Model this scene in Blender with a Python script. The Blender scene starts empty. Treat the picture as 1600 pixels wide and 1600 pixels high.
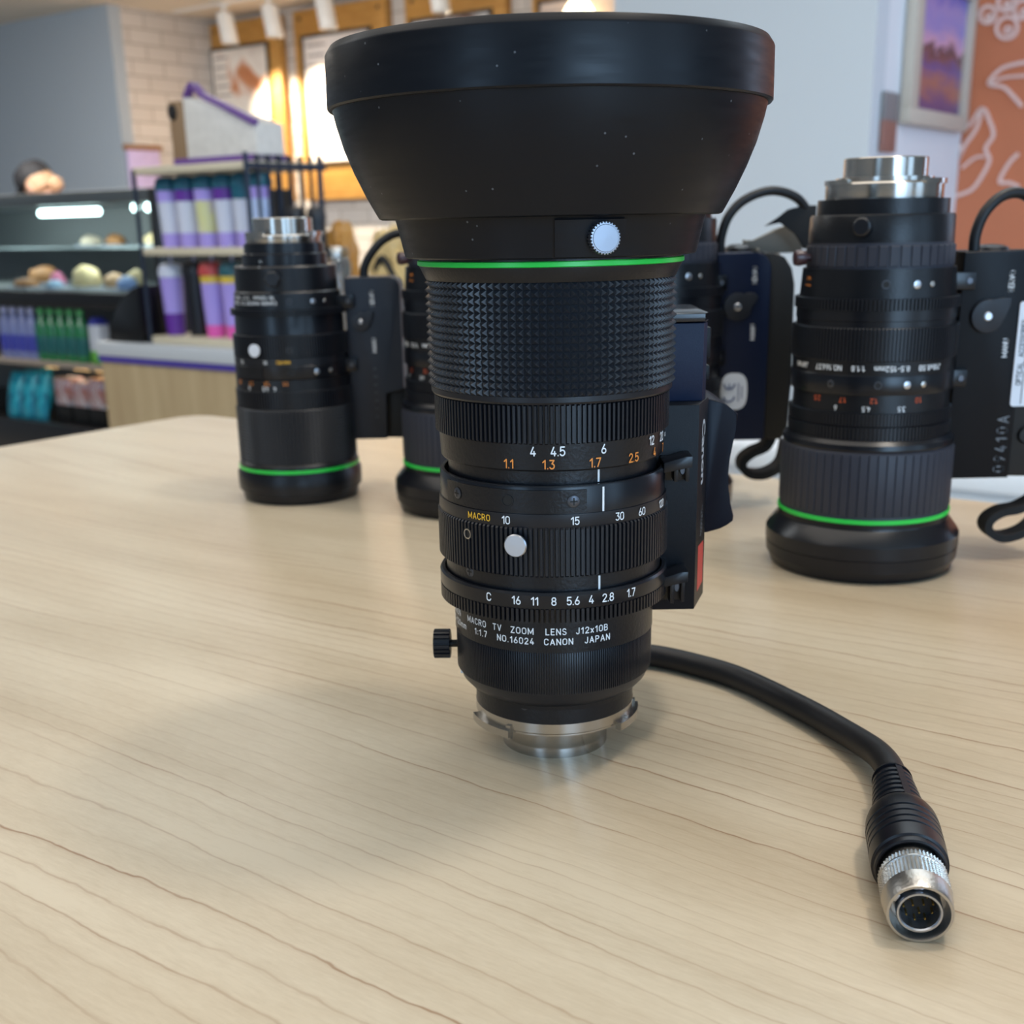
import bpy, bmesh, math, random
from mathutils import Vector, Matrix, noise
random.seed(7)
SC = bpy.context.scene
COL = SC.collection
R = math.radians
PI = math.pi
U = 0.0012667          # lens working unit in metres
TABLE = 0.90           # table top height
EYE = 1.0681           # camera height
ANG = R(-36.4)         # the shop's walls and counters run along this direction
UX, UY = math.cos(ANG), math.sin(ANG)

# ------------------------------------------------------------------ camera
cd = bpy.data.cameras.new('camera')
cam = bpy.data.objects.new('camera', cd)
COL.objects.link(cam)
cam.matrix_world = (Matrix.Translation((0, 0, EYE)) @ Matrix.Rotation(R(90 - 17.5), 4, 'X')
                    @ Matrix.Rotation(R(-1.15), 4, 'Z'))
cd.sensor_width = 36
cd.lens = 1880 / 1600 * 36
cd.shift_y = 142 / 1600
cd.clip_start = 0.02
cd.dof.use_dof = True
cd.dof.focus_distance = 0.335
cd.dof.aperture_fstop = 20.0
SC.camera = cam

# ------------------------------------------------------------------ light and exposure
SC.view_settings.view_transform = 'Standard'
SC.view_settings.look = 'None'
SC.view_settings.gamma = 1
SC.view_settings.use_curve_mapping = False
SC.view_settings.exposure = 0.0
w = bpy.data.worlds.new('daylight')
SC.world = w
w.use_nodes = True
w.node_tree.nodes['Background'].inputs[0].default_value = (0.66, 0.82, 1.0, 1)
w.node_tree.nodes['Background'].inputs[1].default_value = 0.25


def room(a, b, h):
    """shop coordinates (along the counter, away from it, height) to world"""
    return Vector((a * UX - b * UY, a * UY + b * UX, h))


def area(name, loc, target, sx, sy, power, color, disk=False):
    l = bpy.data.lights.new(name, 'AREA')
    l.shape = 'DISK' if disk else 'RECTANGLE'
    l.size = sx
    if not disk:
        l.size_y = sy
    l.energy = power
    l.color = color
    o = bpy.data.objects.new(name, l)
    COL.objects.link(o)
    o.location = loc
    d = Vector(target) - Vector(loc)
    o.rotation_euler = d.to_track_quat('-Z', 'Y').to_euler()
    return o


def spot(name, loc, target, power, color, size, blend=.6, radius=.03):
    l = bpy.data.lights.new(name, 'SPOT')
    l.energy = power
    l.color = color
    l.spot_size = size
    l.spot_blend = blend
    l.shadow_soft_size = radius
    o = bpy.data.objects.new(name, l)
    COL.objects.link(o)
    o.location = loc
    d = Vector(target) - Vector(loc)
    o.rotation_euler = d.to_track_quat('-Z', 'Y').to_euler()
    return o


COOL = (0.45, 0.70, 1.0)
# ceiling downlight above the table, right of it
area('downlight_lamp', (0.54, 0.52, 2.46), (0.02, 0.40, 1.0), .17, .17, 8.2, (1.0, .92, .82), True)
# tall windows on the right-hand side and behind the photographer
for k, b in enumerate((-1.7, -.55, .6)):
    area('window_and_fill_light', room(2.35, b, 1.55), room(0, b * .5 + .3, 1.0), .7, 1.7, 10, COOL)
area('window_and_fill_light', (.95, -2.2, 1.25), (.60, .4, 1.2), 1.0, 2.2, 46, COOL)
area('window_and_fill_light', (-1.5, -1.7, 1.5), (0, .4, 1.0), .5, 1.7, 12, COOL)
# unseen ceiling-height fill, added to brighten table, counter and walls
area('ceiling_fill_lamp', (-.4, .55, 2.45), (-.4, .55, 0), 2.2, 1.6, 21, (1.0, .93, .84))
area('ceiling_fill_lamp', room(-5.2, 3.6, 2.45), room(-5.4, 4.2, 0), 3.0, 2.0, 260, (1.0, .96, .92))
area('ceiling_fill_lamp', room(-3.0, .5, 2.42), room(-3.2, 2.3, .8), 2.0, .8, 34, (.93, .97, 1.0))
area('window_and_fill_light', room(1.2, 3.75, 1.7), room(-1.3, 4.0, 1.3), .9, 1.4, 26, COOL)  # added, unseen source to the right; brightens the picture wall
area('ceiling_fill_lamp', room(-.5, 2.2, 2.45), room(-.7, 2.9, 0), 1.6, 1.2, 34, (.80, .92, 1.0))


# ------------------------------------------------------------------ materials
def lin(c):
    return tuple(((x / 255) / 12.92 if x / 255 <= .04045 else ((x / 255 + .055) / 1.055) ** 2.4) for x in c) + (1,)


def mat(name, rgb, rough=.5, metal=0, spec=.5, bump=0, bscale=400, mottle=0, mscale=60, emit=0, trans=0, coat=0):
    m = bpy.data.materials.new(name)
    m.use_nodes = True
    nt = m.node_tree
    p = nt.nodes['Principled BSDF']
    c = lin(rgb)
    p.inputs['Base Color'].default_value = c
    p.inputs['Roughness'].default_value = rough
    p.inputs['Metallic'].default_value = metal
    p.inputs['Specular IOR Level'].default_value = spec
    p.inputs['Transmission Weight'].default_value = trans
    p.inputs['Coat Weight'].default_value = coat
    if emit:
        p.inputs['Emission Color'].default_value = c
        p.inputs['Emission Strength'].default_value = emit
    if bump or mottle:
        tc = nt.nodes.new('ShaderNodeTexCoord')
    if bump:
        n = nt.nodes.new('ShaderNodeTexNoise')
        n.inputs['Scale'].default_value = bscale
        n.inputs['Detail'].default_value = 4
        b = nt.nodes.new('ShaderNodeBump')
        b.inputs['Strength'].default_value = bump
        b.inputs['Distance'].default_value = .001
        nt.links.new(tc.outputs['Object'], n.inputs['Vector'])
        nt.links.new(n.outputs['Fac'], b.inputs['Height'])
        nt.links.new(b.outputs['Normal'], p.inputs['Normal'])
    if mottle:
        n = nt.nodes.new('ShaderNodeTexNoise')
        n.inputs['Scale'].default_value = mscale
        n.inputs['Detail'].default_value = 5
        r = nt.nodes.new('ShaderNodeValToRGB')
        r.color_ramp.elements[0].position = .3
        r.color_ramp.elements[1].position = .7
        r.color_ramp.elements[0].color = tuple(x * (1 - mottle) for x in c[:3]) + (1,)
        r.color_ramp.elements[1].color = tuple(min(1, x * (1 + mottle)) for x in c[:3]) + (1,)
        nt.links.new(tc.outputs['Object'], n.inputs['Vector'])
        nt.links.new(n.outputs['Fac'], r.inputs['Fac'])
        nt.links.new(r.outputs['Color'], p.inputs['Base Color'])
    return m


def nodes(name, rough=.5, spec=.5):
    m = bpy.data.materials.new(name)
    m.use_nodes = True
    nt = m.node_tree
    p = nt.nodes['Principled BSDF']
    p.inputs['Roughness'].default_value = rough
    p.inputs['Specular IOR Level'].default_value = spec
    return m, nt, p


def maple():
    m, nt, p = nodes('maple_laminate', .36, .42)
    L = nt.links.new
    N = nt.nodes.new
    tc = N('ShaderNodeTexCoord')

    def mp(scale, loc=(0, 0, 0)):
        q = N('ShaderNodeMapping')
        q.inputs['Scale'].default_value = scale
        q.inputs['Location'].default_value = loc
        L(tc.outputs['Object'], q.inputs['Vector'])
        return q

    def noi(scale, loc, sc=1, det=3, rough=.5):
        n = N('ShaderNodeTexNoise')
        n.inputs['Scale'].default_value = sc
        n.inputs['Detail'].default_value = det
        n.inputs['Roughness'].default_value = rough
        L(mp(scale, loc).outputs['Vector'], n.inputs['Vector'])
        return n.outputs['Fac']

    def math_(op, a, b=None, c=None):
        n = N('ShaderNodeMath')
        n.operation = op
        for i, x in enumerate((a, b, c)):
            if x is None:
                continue
            if isinstance(x, (int, float)):
                n.inputs[i].default_value = x
            else:
                L(x, n.inputs[i])
        return n.outputs[0]
    sep = N('ShaderNodeSeparateXYZ')
    L(tc.outputs['Object'], sep.inputs[0])
    y = sep.outputs['Y']

    big = noi((1.1, 4.2, 1), (3.1, 1.7, 0), 1, 2)
    mid = noi((5, 13, 1), (8.2, 4.4, 0), 1, 2)
    sm = noi((38, 60, 1), (2.2, 6.1, 0), 1, 3, .6)
    t = math_('ADD', math_('MULTIPLY', y, 132), math_('ADD', math_('MULTIPLY', big, 19), math_('ADD', math_('MULTIPLY', mid, 1.7), math_('MULTIPLY', sm, .55))))
    f = math_('FRACT', t)
    wn = N('ShaderNodeTexWhiteNoise')
    wn.noise_dimensions = '1D'
    L(math_('FLOOR', t), wn.inputs['W'])
    r = N('ShaderNodeValToRGB')
    cr = r.color_ramp
    cr.elements[0].position, cr.elements[0].color = 0, (.12, .12, .12, 1)
    cr.elements[1].position, cr.elements[1].color = 1, (.25, .25, .25, 1)
    for pos, val in ((.04, 0.0), (.45, .0), (.80, .12), (.89, .3), (.92, 1), (.955, 1), (.985, .2)):
        e = cr.elements.new(pos)
        e.color = (val, val, val, 1)
    L(f, r.inputs['Fac'])
    amp = math_('MULTIPLY_ADD', math_('POWER', wn.outputs['Value'], 1.8), 1.4, .25)
    along = math_('MULTIPLY_ADD', noi((6, 90, 1), (1, 2, 0), 1, 3), 1.7, -.35)
    fibre = math_('MULTIPLY_ADD', noi((60, 500, 1), (7, 2, 0), 1, 2), 1.2, .3)
    k = math_('MULTIPLY', r.outputs['Color'], math_('MULTIPLY', amp, math_('MULTIPLY', along, fibre)))
    k = math_('MINIMUM', math_('MAXIMUM', k, 0), .8)
    base = N('ShaderNodeValToRGB')
    base.color_ramp.elements[0].color = lin((180, 164, 139))
    base.color_ramp.elements[1].color = lin((207, 194, 171))
    base.color_ramp.elements[0].position = .3
    base.color_ramp.elements[1].position = .7
    bn = math_('ADD', math_('MULTIPLY', noi((5, 24, 1), (0, 0, 0), 1, 4, .6), .75), math_('MULTIPLY', noi((120, 700, 1), (0, 0, 0), 1, 5, .75), .42))
    L(bn, base.inputs['Fac'])
    mx = N('ShaderNodeMix')
    mx.data_type = 'RGBA'
    mx.inputs['B'].default_value = lin((140, 104, 74))
    L(k, mx.inputs['Factor'])
    L(base.outputs['Color'], mx.inputs['A'])
    # broad warmer patches over the tabletop
    pt = N('ShaderNodeMix')
    pt.data_type = 'RGBA'
    pt.blend_type = 'MULTIPLY'
    pt.inputs['B'].default_value = (.90, .80, .68, 1)
    pr = N('ShaderNodeMapRange')
    pr.inputs['From Min'].default_value = .46
    pr.inputs['From Max'].default_value = .72
    L(noi((1.6, 5.0, 1), (7.9, 6.3, 0), 1, 2), pr.inputs['Value'])
    L(math_('MULTIPLY', pr.outputs[0], .8), pt.inputs['Factor'])
    L(mx.outputs['Result'], pt.inputs['A'])
    mx = pt
    # rare darker flecks
    fl = noi((14, 46, 1), (20, 3, 0), 1, 3, .6)
    r2 = N('ShaderNodeValToRGB')
    r2.color_ramp.elements[0].position = .735
    r2.color_ramp.elements[0].color = (0, 0, 0, 1)
    r2.color_ramp.elements[1].position = .80
    r2.color_ramp.elements[1].color = (.55, .55, .55, 1)
    L(fl, r2.inputs['Fac'])
    mx2 = N('ShaderNodeMix')
    mx2.data_type = 'RGBA'
    mx2.inputs['B'].default_value = lin((176, 132, 100))
    L(r2.outputs['Color'], mx2.inputs['Factor'])
    L(mx.outputs['Result'], mx2.inputs['A'])
    L(mx2.outputs['Result'], p.inputs['Base Color'])
    rr = math_('MULTIPLY_ADD', noi((300, 300, 1), (0, 0, 0), 1, 3), .1, .31)
    L(rr, p.inputs['Roughness'])
    return m


def plank(name, c0, c1, sc=(1, 12, 12), rough=.5):
    m, nt, p = nodes(name, rough)
    tc = nt.nodes.new('ShaderNodeTexCoord')
    q = nt.nodes.new('ShaderNodeMapping')
    q.inputs['Scale'].default_value = sc
    n = nt.nodes.new('ShaderNodeTexNoise')
    n.inputs['Scale'].default_value = 2.5
    n.inputs['Detail'].default_value = 6
    r = nt.nodes.new('ShaderNodeValToRGB')
    r.color_ramp.elements[0].position = .3
    r.color_ramp.elements[1].position = .7
    r.color_ramp.elements[0].color = lin(c0)
    r.color_ramp.elements[1].color = lin(c1)
    nt.links.new(tc.outputs['Object'], q.inputs[0])
    nt.links.new(q.outputs[0], n.inputs['Vector'])
    nt.links.new(n.outputs['Fac'], r.inputs['Fac'])
    nt.links.new(r.outputs['Color'], p.inputs['Base Color'])
    return m


def tiles():
    m, nt, p = nodes('cream_wall_tile', .35)
    tc = nt.nodes.new('ShaderNodeTexCoord')
    q = nt.nodes.new('ShaderNodeMapping')
    q.inputs['Rotation'].default_value = (R(90), 0, 0)
    sep = nt.nodes.new('ShaderNodeSeparateXYZ')
    add = nt.nodes.new('ShaderNodeMath')
    cmb = nt.nodes.new('ShaderNodeCombineXYZ')
    b = nt.nodes.new('ShaderNodeTexBrick')
    b.inputs['Scale'].default_value = 1
    b.inputs['Brick Width'].default_value = .27
    b.inputs['Row Height'].default_value = .099
    b.inputs['Mortar Size'].default_value = .007
    b.inputs['Color1'].default_value = lin((198, 194, 190))
    b.inputs['Color2'].default_value = lin((188, 184, 180))
    b.inputs['Mortar'].default_value = lin((160, 155, 150))
    nt.links.new(tc.outputs['Object'], sep.inputs[0])
    nt.links.new(sep.outputs['X'], add.inputs[0])
    nt.links.new(sep.outputs['Y'], add.inputs[1])
    nt.links.new(add.outputs[0], cmb.inputs['X'])
    nt.links.new(sep.outputs['Z'], cmb.inputs['Y'])
    nt.links.new(cmb.outputs[0], b.inputs['Vector'])
    nt.links.new(b.outputs['Color'], p.inputs['Base Color'])
    return m


def art(name, stops, sc=3.0, stretch=(1, 1, 1), dist=1.5):
    m, nt, p = nodes(name, .3)
    tc = nt.nodes.new('ShaderNodeTexCoord')
    q = nt.nodes.new('ShaderNodeMapping')
    q.inputs['Scale'].default_value = stretch
    n = nt.nodes.new('ShaderNodeTexNoise')
    n.inputs['Scale'].default_value = sc
    n.inputs['Detail'].default_value = 3
    n.inputs['Distortion'].default_value = dist
    r = nt.nodes.new('ShaderNodeValToRGB')
    cr = r.color_ramp
    cr.elements[0].position, cr.elements[0].color = stops[0][0], lin(stops[0][1])
    cr.elements[1].position, cr.elements[1].color = stops[-1][0], lin(stops[-1][1])
    for pos, c in stops[1:-1]:
        e = cr.elements.new(pos)
        e.color = lin(c)
    nt.links.new(tc.outputs['Object'], q.inputs[0])
    nt.links.new(q.outputs[0], n.inputs['Vector'])
    nt.links.new(n.outputs['Fac'], r.inputs['Fac'])
    nt.links.new(r.outputs['Color'], p.inputs['Base Color'])
    return m


def rubber():
    """black rubber with faint scuffs and dust"""
    m, nt, p = nodes('hood_rubber', .42, .24)
    tc = nt.nodes.new('ShaderNodeTexCoord')
    q = nt.nodes.new('ShaderNodeMapping')
    q.inputs['Scale'].default_value = (60, 60, 500)
    n = nt.nodes.new('ShaderNodeTexNoise')
    n.inputs['Scale'].default_value = 1.0
    n.inputs['Detail'].default_value = 5
    r = nt.nodes.new('ShaderNodeMapRange')
    r.inputs['From Min'].default_value = .3
    r.inputs['From Max'].default_value = .75
    r.inputs['To Min'].default_value = .30
    r.inputs['To Max'].default_value = .44
    nt.links.new(tc.outputs['Object'], q.inputs[0])
    nt.links.new(q.outputs[0], n.inputs['Vector'])
    nt.links.new(n.outputs['Fac'], r.inputs['Value'])
    nt.links.new(r.outputs[0], p.inputs['Roughness'])
    v = nt.nodes.new('ShaderNodeTexVoronoi')
    v.inputs['Scale'].default_value = 170
    nt.links.new(tc.outputs['Object'], v.inputs['Vector'])
    r2 = nt.nodes.new('ShaderNodeValToRGB')
    r2.color_ramp.elements[0].position = .035
    r2.color_ramp.elements[0].color = lin((92, 94, 98))
    r2.color_ramp.elements[1].position = .06
    r2.color_ramp.elements[1].color = lin((13, 16, 22))
    nt.links.new(v.outputs['Distance'], r2.inputs['Fac'])
    nt.links.new(r2.outputs['Color'], p.inputs['Base Color'])
    return m


BLACK = mat('black_anodised_metal', (14, 16, 21), .34, 0, .36, .12, 900)  # slight blue in the base stands in for cool daylight on black
SATIN = mat('black_satin_metal', (16, 18, 24), .28, 0, .4)
RIB = mat('black_ribbed_grip', (17, 20, 27), .38, 0, .42)  # base tinted blue for the daylight on the ribs
KNURL = mat('black_rubber_studs', (30, 33, 39), .38, 0, .48)
HOOD = rubber()
SERVO = mat('black_crackle_paint', (11, 14, 20), .42, 0, .2, .1, 3500)
SLATE_REFL = mat('slate_housing_reflection', (30, 36, 47), .42, 0, .35, .1, 3500)  # slate base colour stands in for blue-grey reflected light
NAVYH_REFL = mat('navy_housing_reflection', (19, 30, 55), .42, 0, .22, .1, 3500)  # reflected blue light put into the housing's base colour
LEVER = mat('dark_grey_lever', (34, 37, 44), .45, 0, .35)
GLOSSLID = mat('gloss_black_lid', (22, 24, 30), .16, 0, .6)
NAVY_REFL = mat('dark_grip_reflection', (10, 15, 28), .38, 0, .16)  # dark blue base carries part of the reflected blue
GREYRUB = mat('grey_black_rubber', (46, 48, 58), .5, 0, .4)
CABLE = mat('black_cable_rubber', (21, 21, 24), .48, 0, .4)
BOOT = mat('black_boot_plastic', (16, 18, 25), .34, 0, .38)
SILVER = mat('turned_nickel', (182, 178, 172), .24, 1)
_p = SILVER.node_tree.nodes['Principled BSDF']
_p.inputs['Anisotropic'].default_value = .8
_p.inputs['Anisotropic Rotation'].default_value = .25
_t = SILVER.node_tree.nodes.new('ShaderNodeTangent')
_t.direction_type = 'RADIAL'
_t.axis = 'Z'
SILVER.node_tree.links.new(_t.outputs[0], _p.inputs['Tangent'])
SCREWM = mat('dark_steel_screw', (84, 86, 92), .38, .8)
STEEL = mat('satin_nickel', (190, 186, 180), .33, 1, .5, .15, 800)
ALU = mat('brushed_aluminium', (190, 193, 200), .33, 1)
GREEN = mat('green_enamel', (40, 205, 75), .3, 0, .5)
WHITEP = mat('white_engraving', (236, 238, 240), .5)
GREYP = mat('grey_engraving', (118, 122, 128), .5)
ORANGEP = mat('orange_engraving', (238, 146, 62), .5)
REDP = mat('red_orange_engraving', (214, 92, 48), .5)
YELLOWP = mat('yellow_engraving', (246, 190, 52), .5)
REDLAB = mat('red_label', (196, 62, 54), .45)
LABEL = mat('white_label', (222, 226, 234), .5)
GLASSY = mat('front_glass', (12, 14, 22), .05, 0, .8)
GOLD = mat('gold_pin', (222, 182, 96), .25, 1)
DARK = mat('dark_recess', (8, 8, 9), .6)
STRAP = mat('black_strap_webbing', (12, 12, 14), .8)
GSTRAP = mat('grey_leather_strap', (112, 108, 100), .7)


# ------------------------------------------------------------------ mesh helpers
def M(name, verts, faces, m, parent=None, sc=1.0, smooth=32, mats=None, midx=None):
    me = bpy.data.meshes.new(name)
    me.from_pydata([(v[0] * sc, v[1] * sc, v[2] * sc) for v in verts], [], faces)
    bm = bmesh.new()
    bm.from_mesh(me)
    bmesh.ops.recalc_face_normals(bm, faces=bm.faces)
    bm.to_mesh(me)
    bm.free()
    for q in (mats or [m]):
        me.materials.append(q)
    if midx:
        me.polygons.foreach_set('material_index', midx)
    if smooth:
        me.polygons.foreach_set('use_smooth', [True] * len(me.polygons))
        me.set_sharp_from_angle(angle=R(smooth))
    o = bpy.data.objects.new(name, me)
    COL.objects.link(o)
    if parent:
        o.parent = parent
    return o


class G:
    """collects simple shapes into one mesh"""
    def __init__(s):
        s.v, s.f = [], []

    def add(s, v, f):
        k = len(s.v)
        s.v += [tuple(x) for x in v]
        s.f += [tuple(i + k for i in q) for q in f]
        return s

    def lathe(s, prof, n=64, closed=False, tf=None):
        v, f = [], []
        P = len(prof)
        for i in range(n):
            a = 2 * PI * i / n
            c, d = math.cos(a), math.sin(a)
            for r, z in prof:
                r = max(r, 1e-4)
                v.append((r * c, r * d, z))
        for i in range(n):
            j = (i + 1) % n
            for k in range(P if closed else P - 1):
                l = (k + 1) % P
                f.append((i * P + k, j * P + k, j * P + l, i * P + l))
        if tf:
            v = [tf(Vector(q)) for q in v]
        return s.add(v, f)

    def ribs(s, ro, ri, z0, z1, n, duty=.55, inner=None, cham=.12, tf=None):
        """toothed ring about z"""
        inner = inner or ri - 2
        v, f = [], []
        m = n * 4
        for i in range(n):
            for t, r in ((0, ro), (duty, ro), (duty + .08, ri), (.92, ri)):
                a = 2 * PI * (i + t) / n
                c, d = math.cos(a), math.sin(a)
                rr = r
                v += [(inner * c, inner * d, z0), (min(rr, ri + (ro - ri) * .3) * c, min(rr, ri + (ro - ri) * .3) * d, z0),
                      (rr * c, rr * d, z0 + cham * (z1 - z0) * .3), (rr * c, rr * d, z1 - cham * (z1 - z0) * .3),
                      (min(rr, ri + (ro - ri) * .3) * c, min(rr, ri + (ro - ri) * .3) * d, z1), (inner * c, inner * d, z1)]
        for i in range(m):
            j = (i + 1) % m
            for k in range(5):
                f.append((i * 6 + k, j * 6 + k, j * 6 + k + 1, i * 6 + k + 1))
        if tf:
            v = [tf(Vector(q)) for q in v]
        return s.add(v, f)

    def box(s, x0, x1, y0, y1, z0, z1, bev=0, tf=None):
        bm = bmesh.new()
        bmesh.ops.create_cube(bm, size=1)
        for q in bm.verts:
            q.co = ((x0 + x1) / 2 + q.co.x * (x1 - x0), (y0 + y1) / 2 + q.co.y * (y1 - y0), (z0 + z1) / 2 + q.co.z * (z1 - z0))
        if bev:
            bmesh.ops.bevel(bm, geom=bm.edges[:], offset=bev, segments=2, affect='EDGES', profile=.5)
        bm.verts.index_update()
        v = [q.co.copy() for q in bm.verts]
        f = [[q.index for q in p.verts] for p in bm.faces]
        bm.free()
        if tf:
            v = [tf(q) for q in v]
        return s.add(v, f)

    def prism(s, poly, t0, t1, tf, bev=0):
        """polygon (p, q) extruded from t0 to t1; tf maps (p, q, t) to space"""
        bm = bmesh.new()
        n = len(poly)
        lo = [bm.verts.new((p, q, t0)) for p, q in poly]
        hi = [bm.verts.new((p, q, t1)) for p, q in poly]
        bm.faces.new(lo)
        bm.faces.new(hi)
        for i in range(n):
            j = (i + 1) % n
            bm.faces.new((lo[i], lo[j], hi[j], hi[i]))
        if bev:
            bmesh.ops.bevel(bm, geom=[e for e in bm.edges if abs(e.verts[0].co.z - e.verts[1].co.z) < 1e-6], offset=bev,
                            segments=2, affect='EDGES', profile=.5)
        bm.verts.index_update()
        v = [tf(q.co) for q in bm.verts]
        f = [[q.index for q in p.verts] for p in bm.faces]
        bm.free()
        return s.add(v, f)

    def tube(s, path, r, n=16, smooth=6, cap=True):
        pts = [Vector(p) for p in path]
        if smooth and len(pts) > 2:
            q = [pts[0] * 2 - pts[1]] + pts + [pts[-1] * 2 - pts[-2]]
            out = []
            for i in range(1, len(q) - 2):
                for k in range(smooth):
                    t = k / smooth
                    a, b, c, d = q[i - 1:i + 3]
                    out.append(.5 * ((2 * b) + (c - a) * t + (2 * a - 5 * b + 4 * c - d) * t * t + (3 * b - a - 3 * c + d) * t ** 3))
            out.append(pts[-1])
            pts = out
        v, f = [], []
        N = None
        for i, p in enumerate(pts):
            t = (pts[min(i + 1, len(pts) - 1)] - pts[max(i - 1, 0)]).normalized()
            if N is None:
                N = t.orthogonal().normalized()
            N = (N - t * N.dot(t)).normalized()
            B = t.cross(N)
            rr = r if not callable(r) else r(i / (len(pts) - 1))
            for k in range(n):
                a = 2 * PI * k / n
                v.append(p + (N * math.cos(a) + B * math.sin(a)) * rr)
        for i in range(len(pts) - 1):
            for k in range(n):
                l = (k + 1) % n
                f.append((i * n + k, i * n + l, (i + 1) * n + l, (i + 1) * n + k))
        if cap:
            f.append(tuple(range(n - 1, -1, -1)))
            f.append(tuple(range((len(pts) - 1) * n, len(pts) * n)))
        return s.add(v, f)

    def ribbon(s, path, wdir, wid, th, smooth=6):
        """flat strap swept along a path, width along wdir"""
        pts = [Vector(p) for p in path]
        q = [pts[0] * 2 - pts[1]] + pts + [pts[-1] * 2 - pts[-2]]
        out = []
        for i in range(1, len(q) - 2):
            for k in range(smooth):
                t = k / smooth
                a, b, c, d = q[i - 1:i + 3]
                out.append(.5 * ((2 * b) + (c - a) * t + (2 * a - 5 * b + 4 * c - d) * t * t + (3 * b - a - 3 * c + d) * t ** 3))
        out.append(pts[-1])
        W = Vector(wdir).normalized()
        v, f = [], []
        for i, p in enumerate(out):
            t = (out[min(i + 1, len(out) - 1)] - out[max(i - 1, 0)]).normalized()
            Nn = t.cross(W).normalized()
            for a, b in ((-1, -1), (1, -1), (1, 1), (-1, 1)):
                v.append(p + W * (a * wid / 2) + Nn * (b * th / 2))
        for i in range(len(out) - 1):
            for k in range(4):
                l = (k + 1) % 4
                f.append((i * 4 + k, i * 4 + l, (i + 1) * 4 + l, (i + 1) * 4 + k))
        f.append((0, 1, 2, 3))
        e = (len(out) - 1) * 4
        f.append((e + 3, e + 2, e + 1, e))
        return s.add(v, f)

    def build(s, name, m, parent=None, sc=1.0, smooth=32):
        return M(name, s.v, s.f, m, parent, sc, smooth)


def tag(o, label, cat, group=None):
    o['label'] = label
    o['category'] = cat
    if group:
        o['group'] = group
    return o


def thing(name, label, cat, loc=(0, 0, 0), rz=0, group=None):
    o = bpy.data.objects.new(name, None)
    o.empty_display_size = .02
    COL.objects.link(o)
    o.location = loc
    o.rotation_euler = (0, 0, rz)
    return tag(o, label, cat, group)


def structure(o):
    o['kind'] = 'structure'
    return o


def lab(o, text):
    o['label'] = text
    return o


def _arc(cx, cy, rx, ry, a0, a1, n=10):
    return [(cx + rx * math.cos(R(a0 + (a1 - a0) * k / n)), cy + ry * math.sin(R(a0 + (a1 - a0) * k / n))) for k in range(n + 1)]


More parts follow.
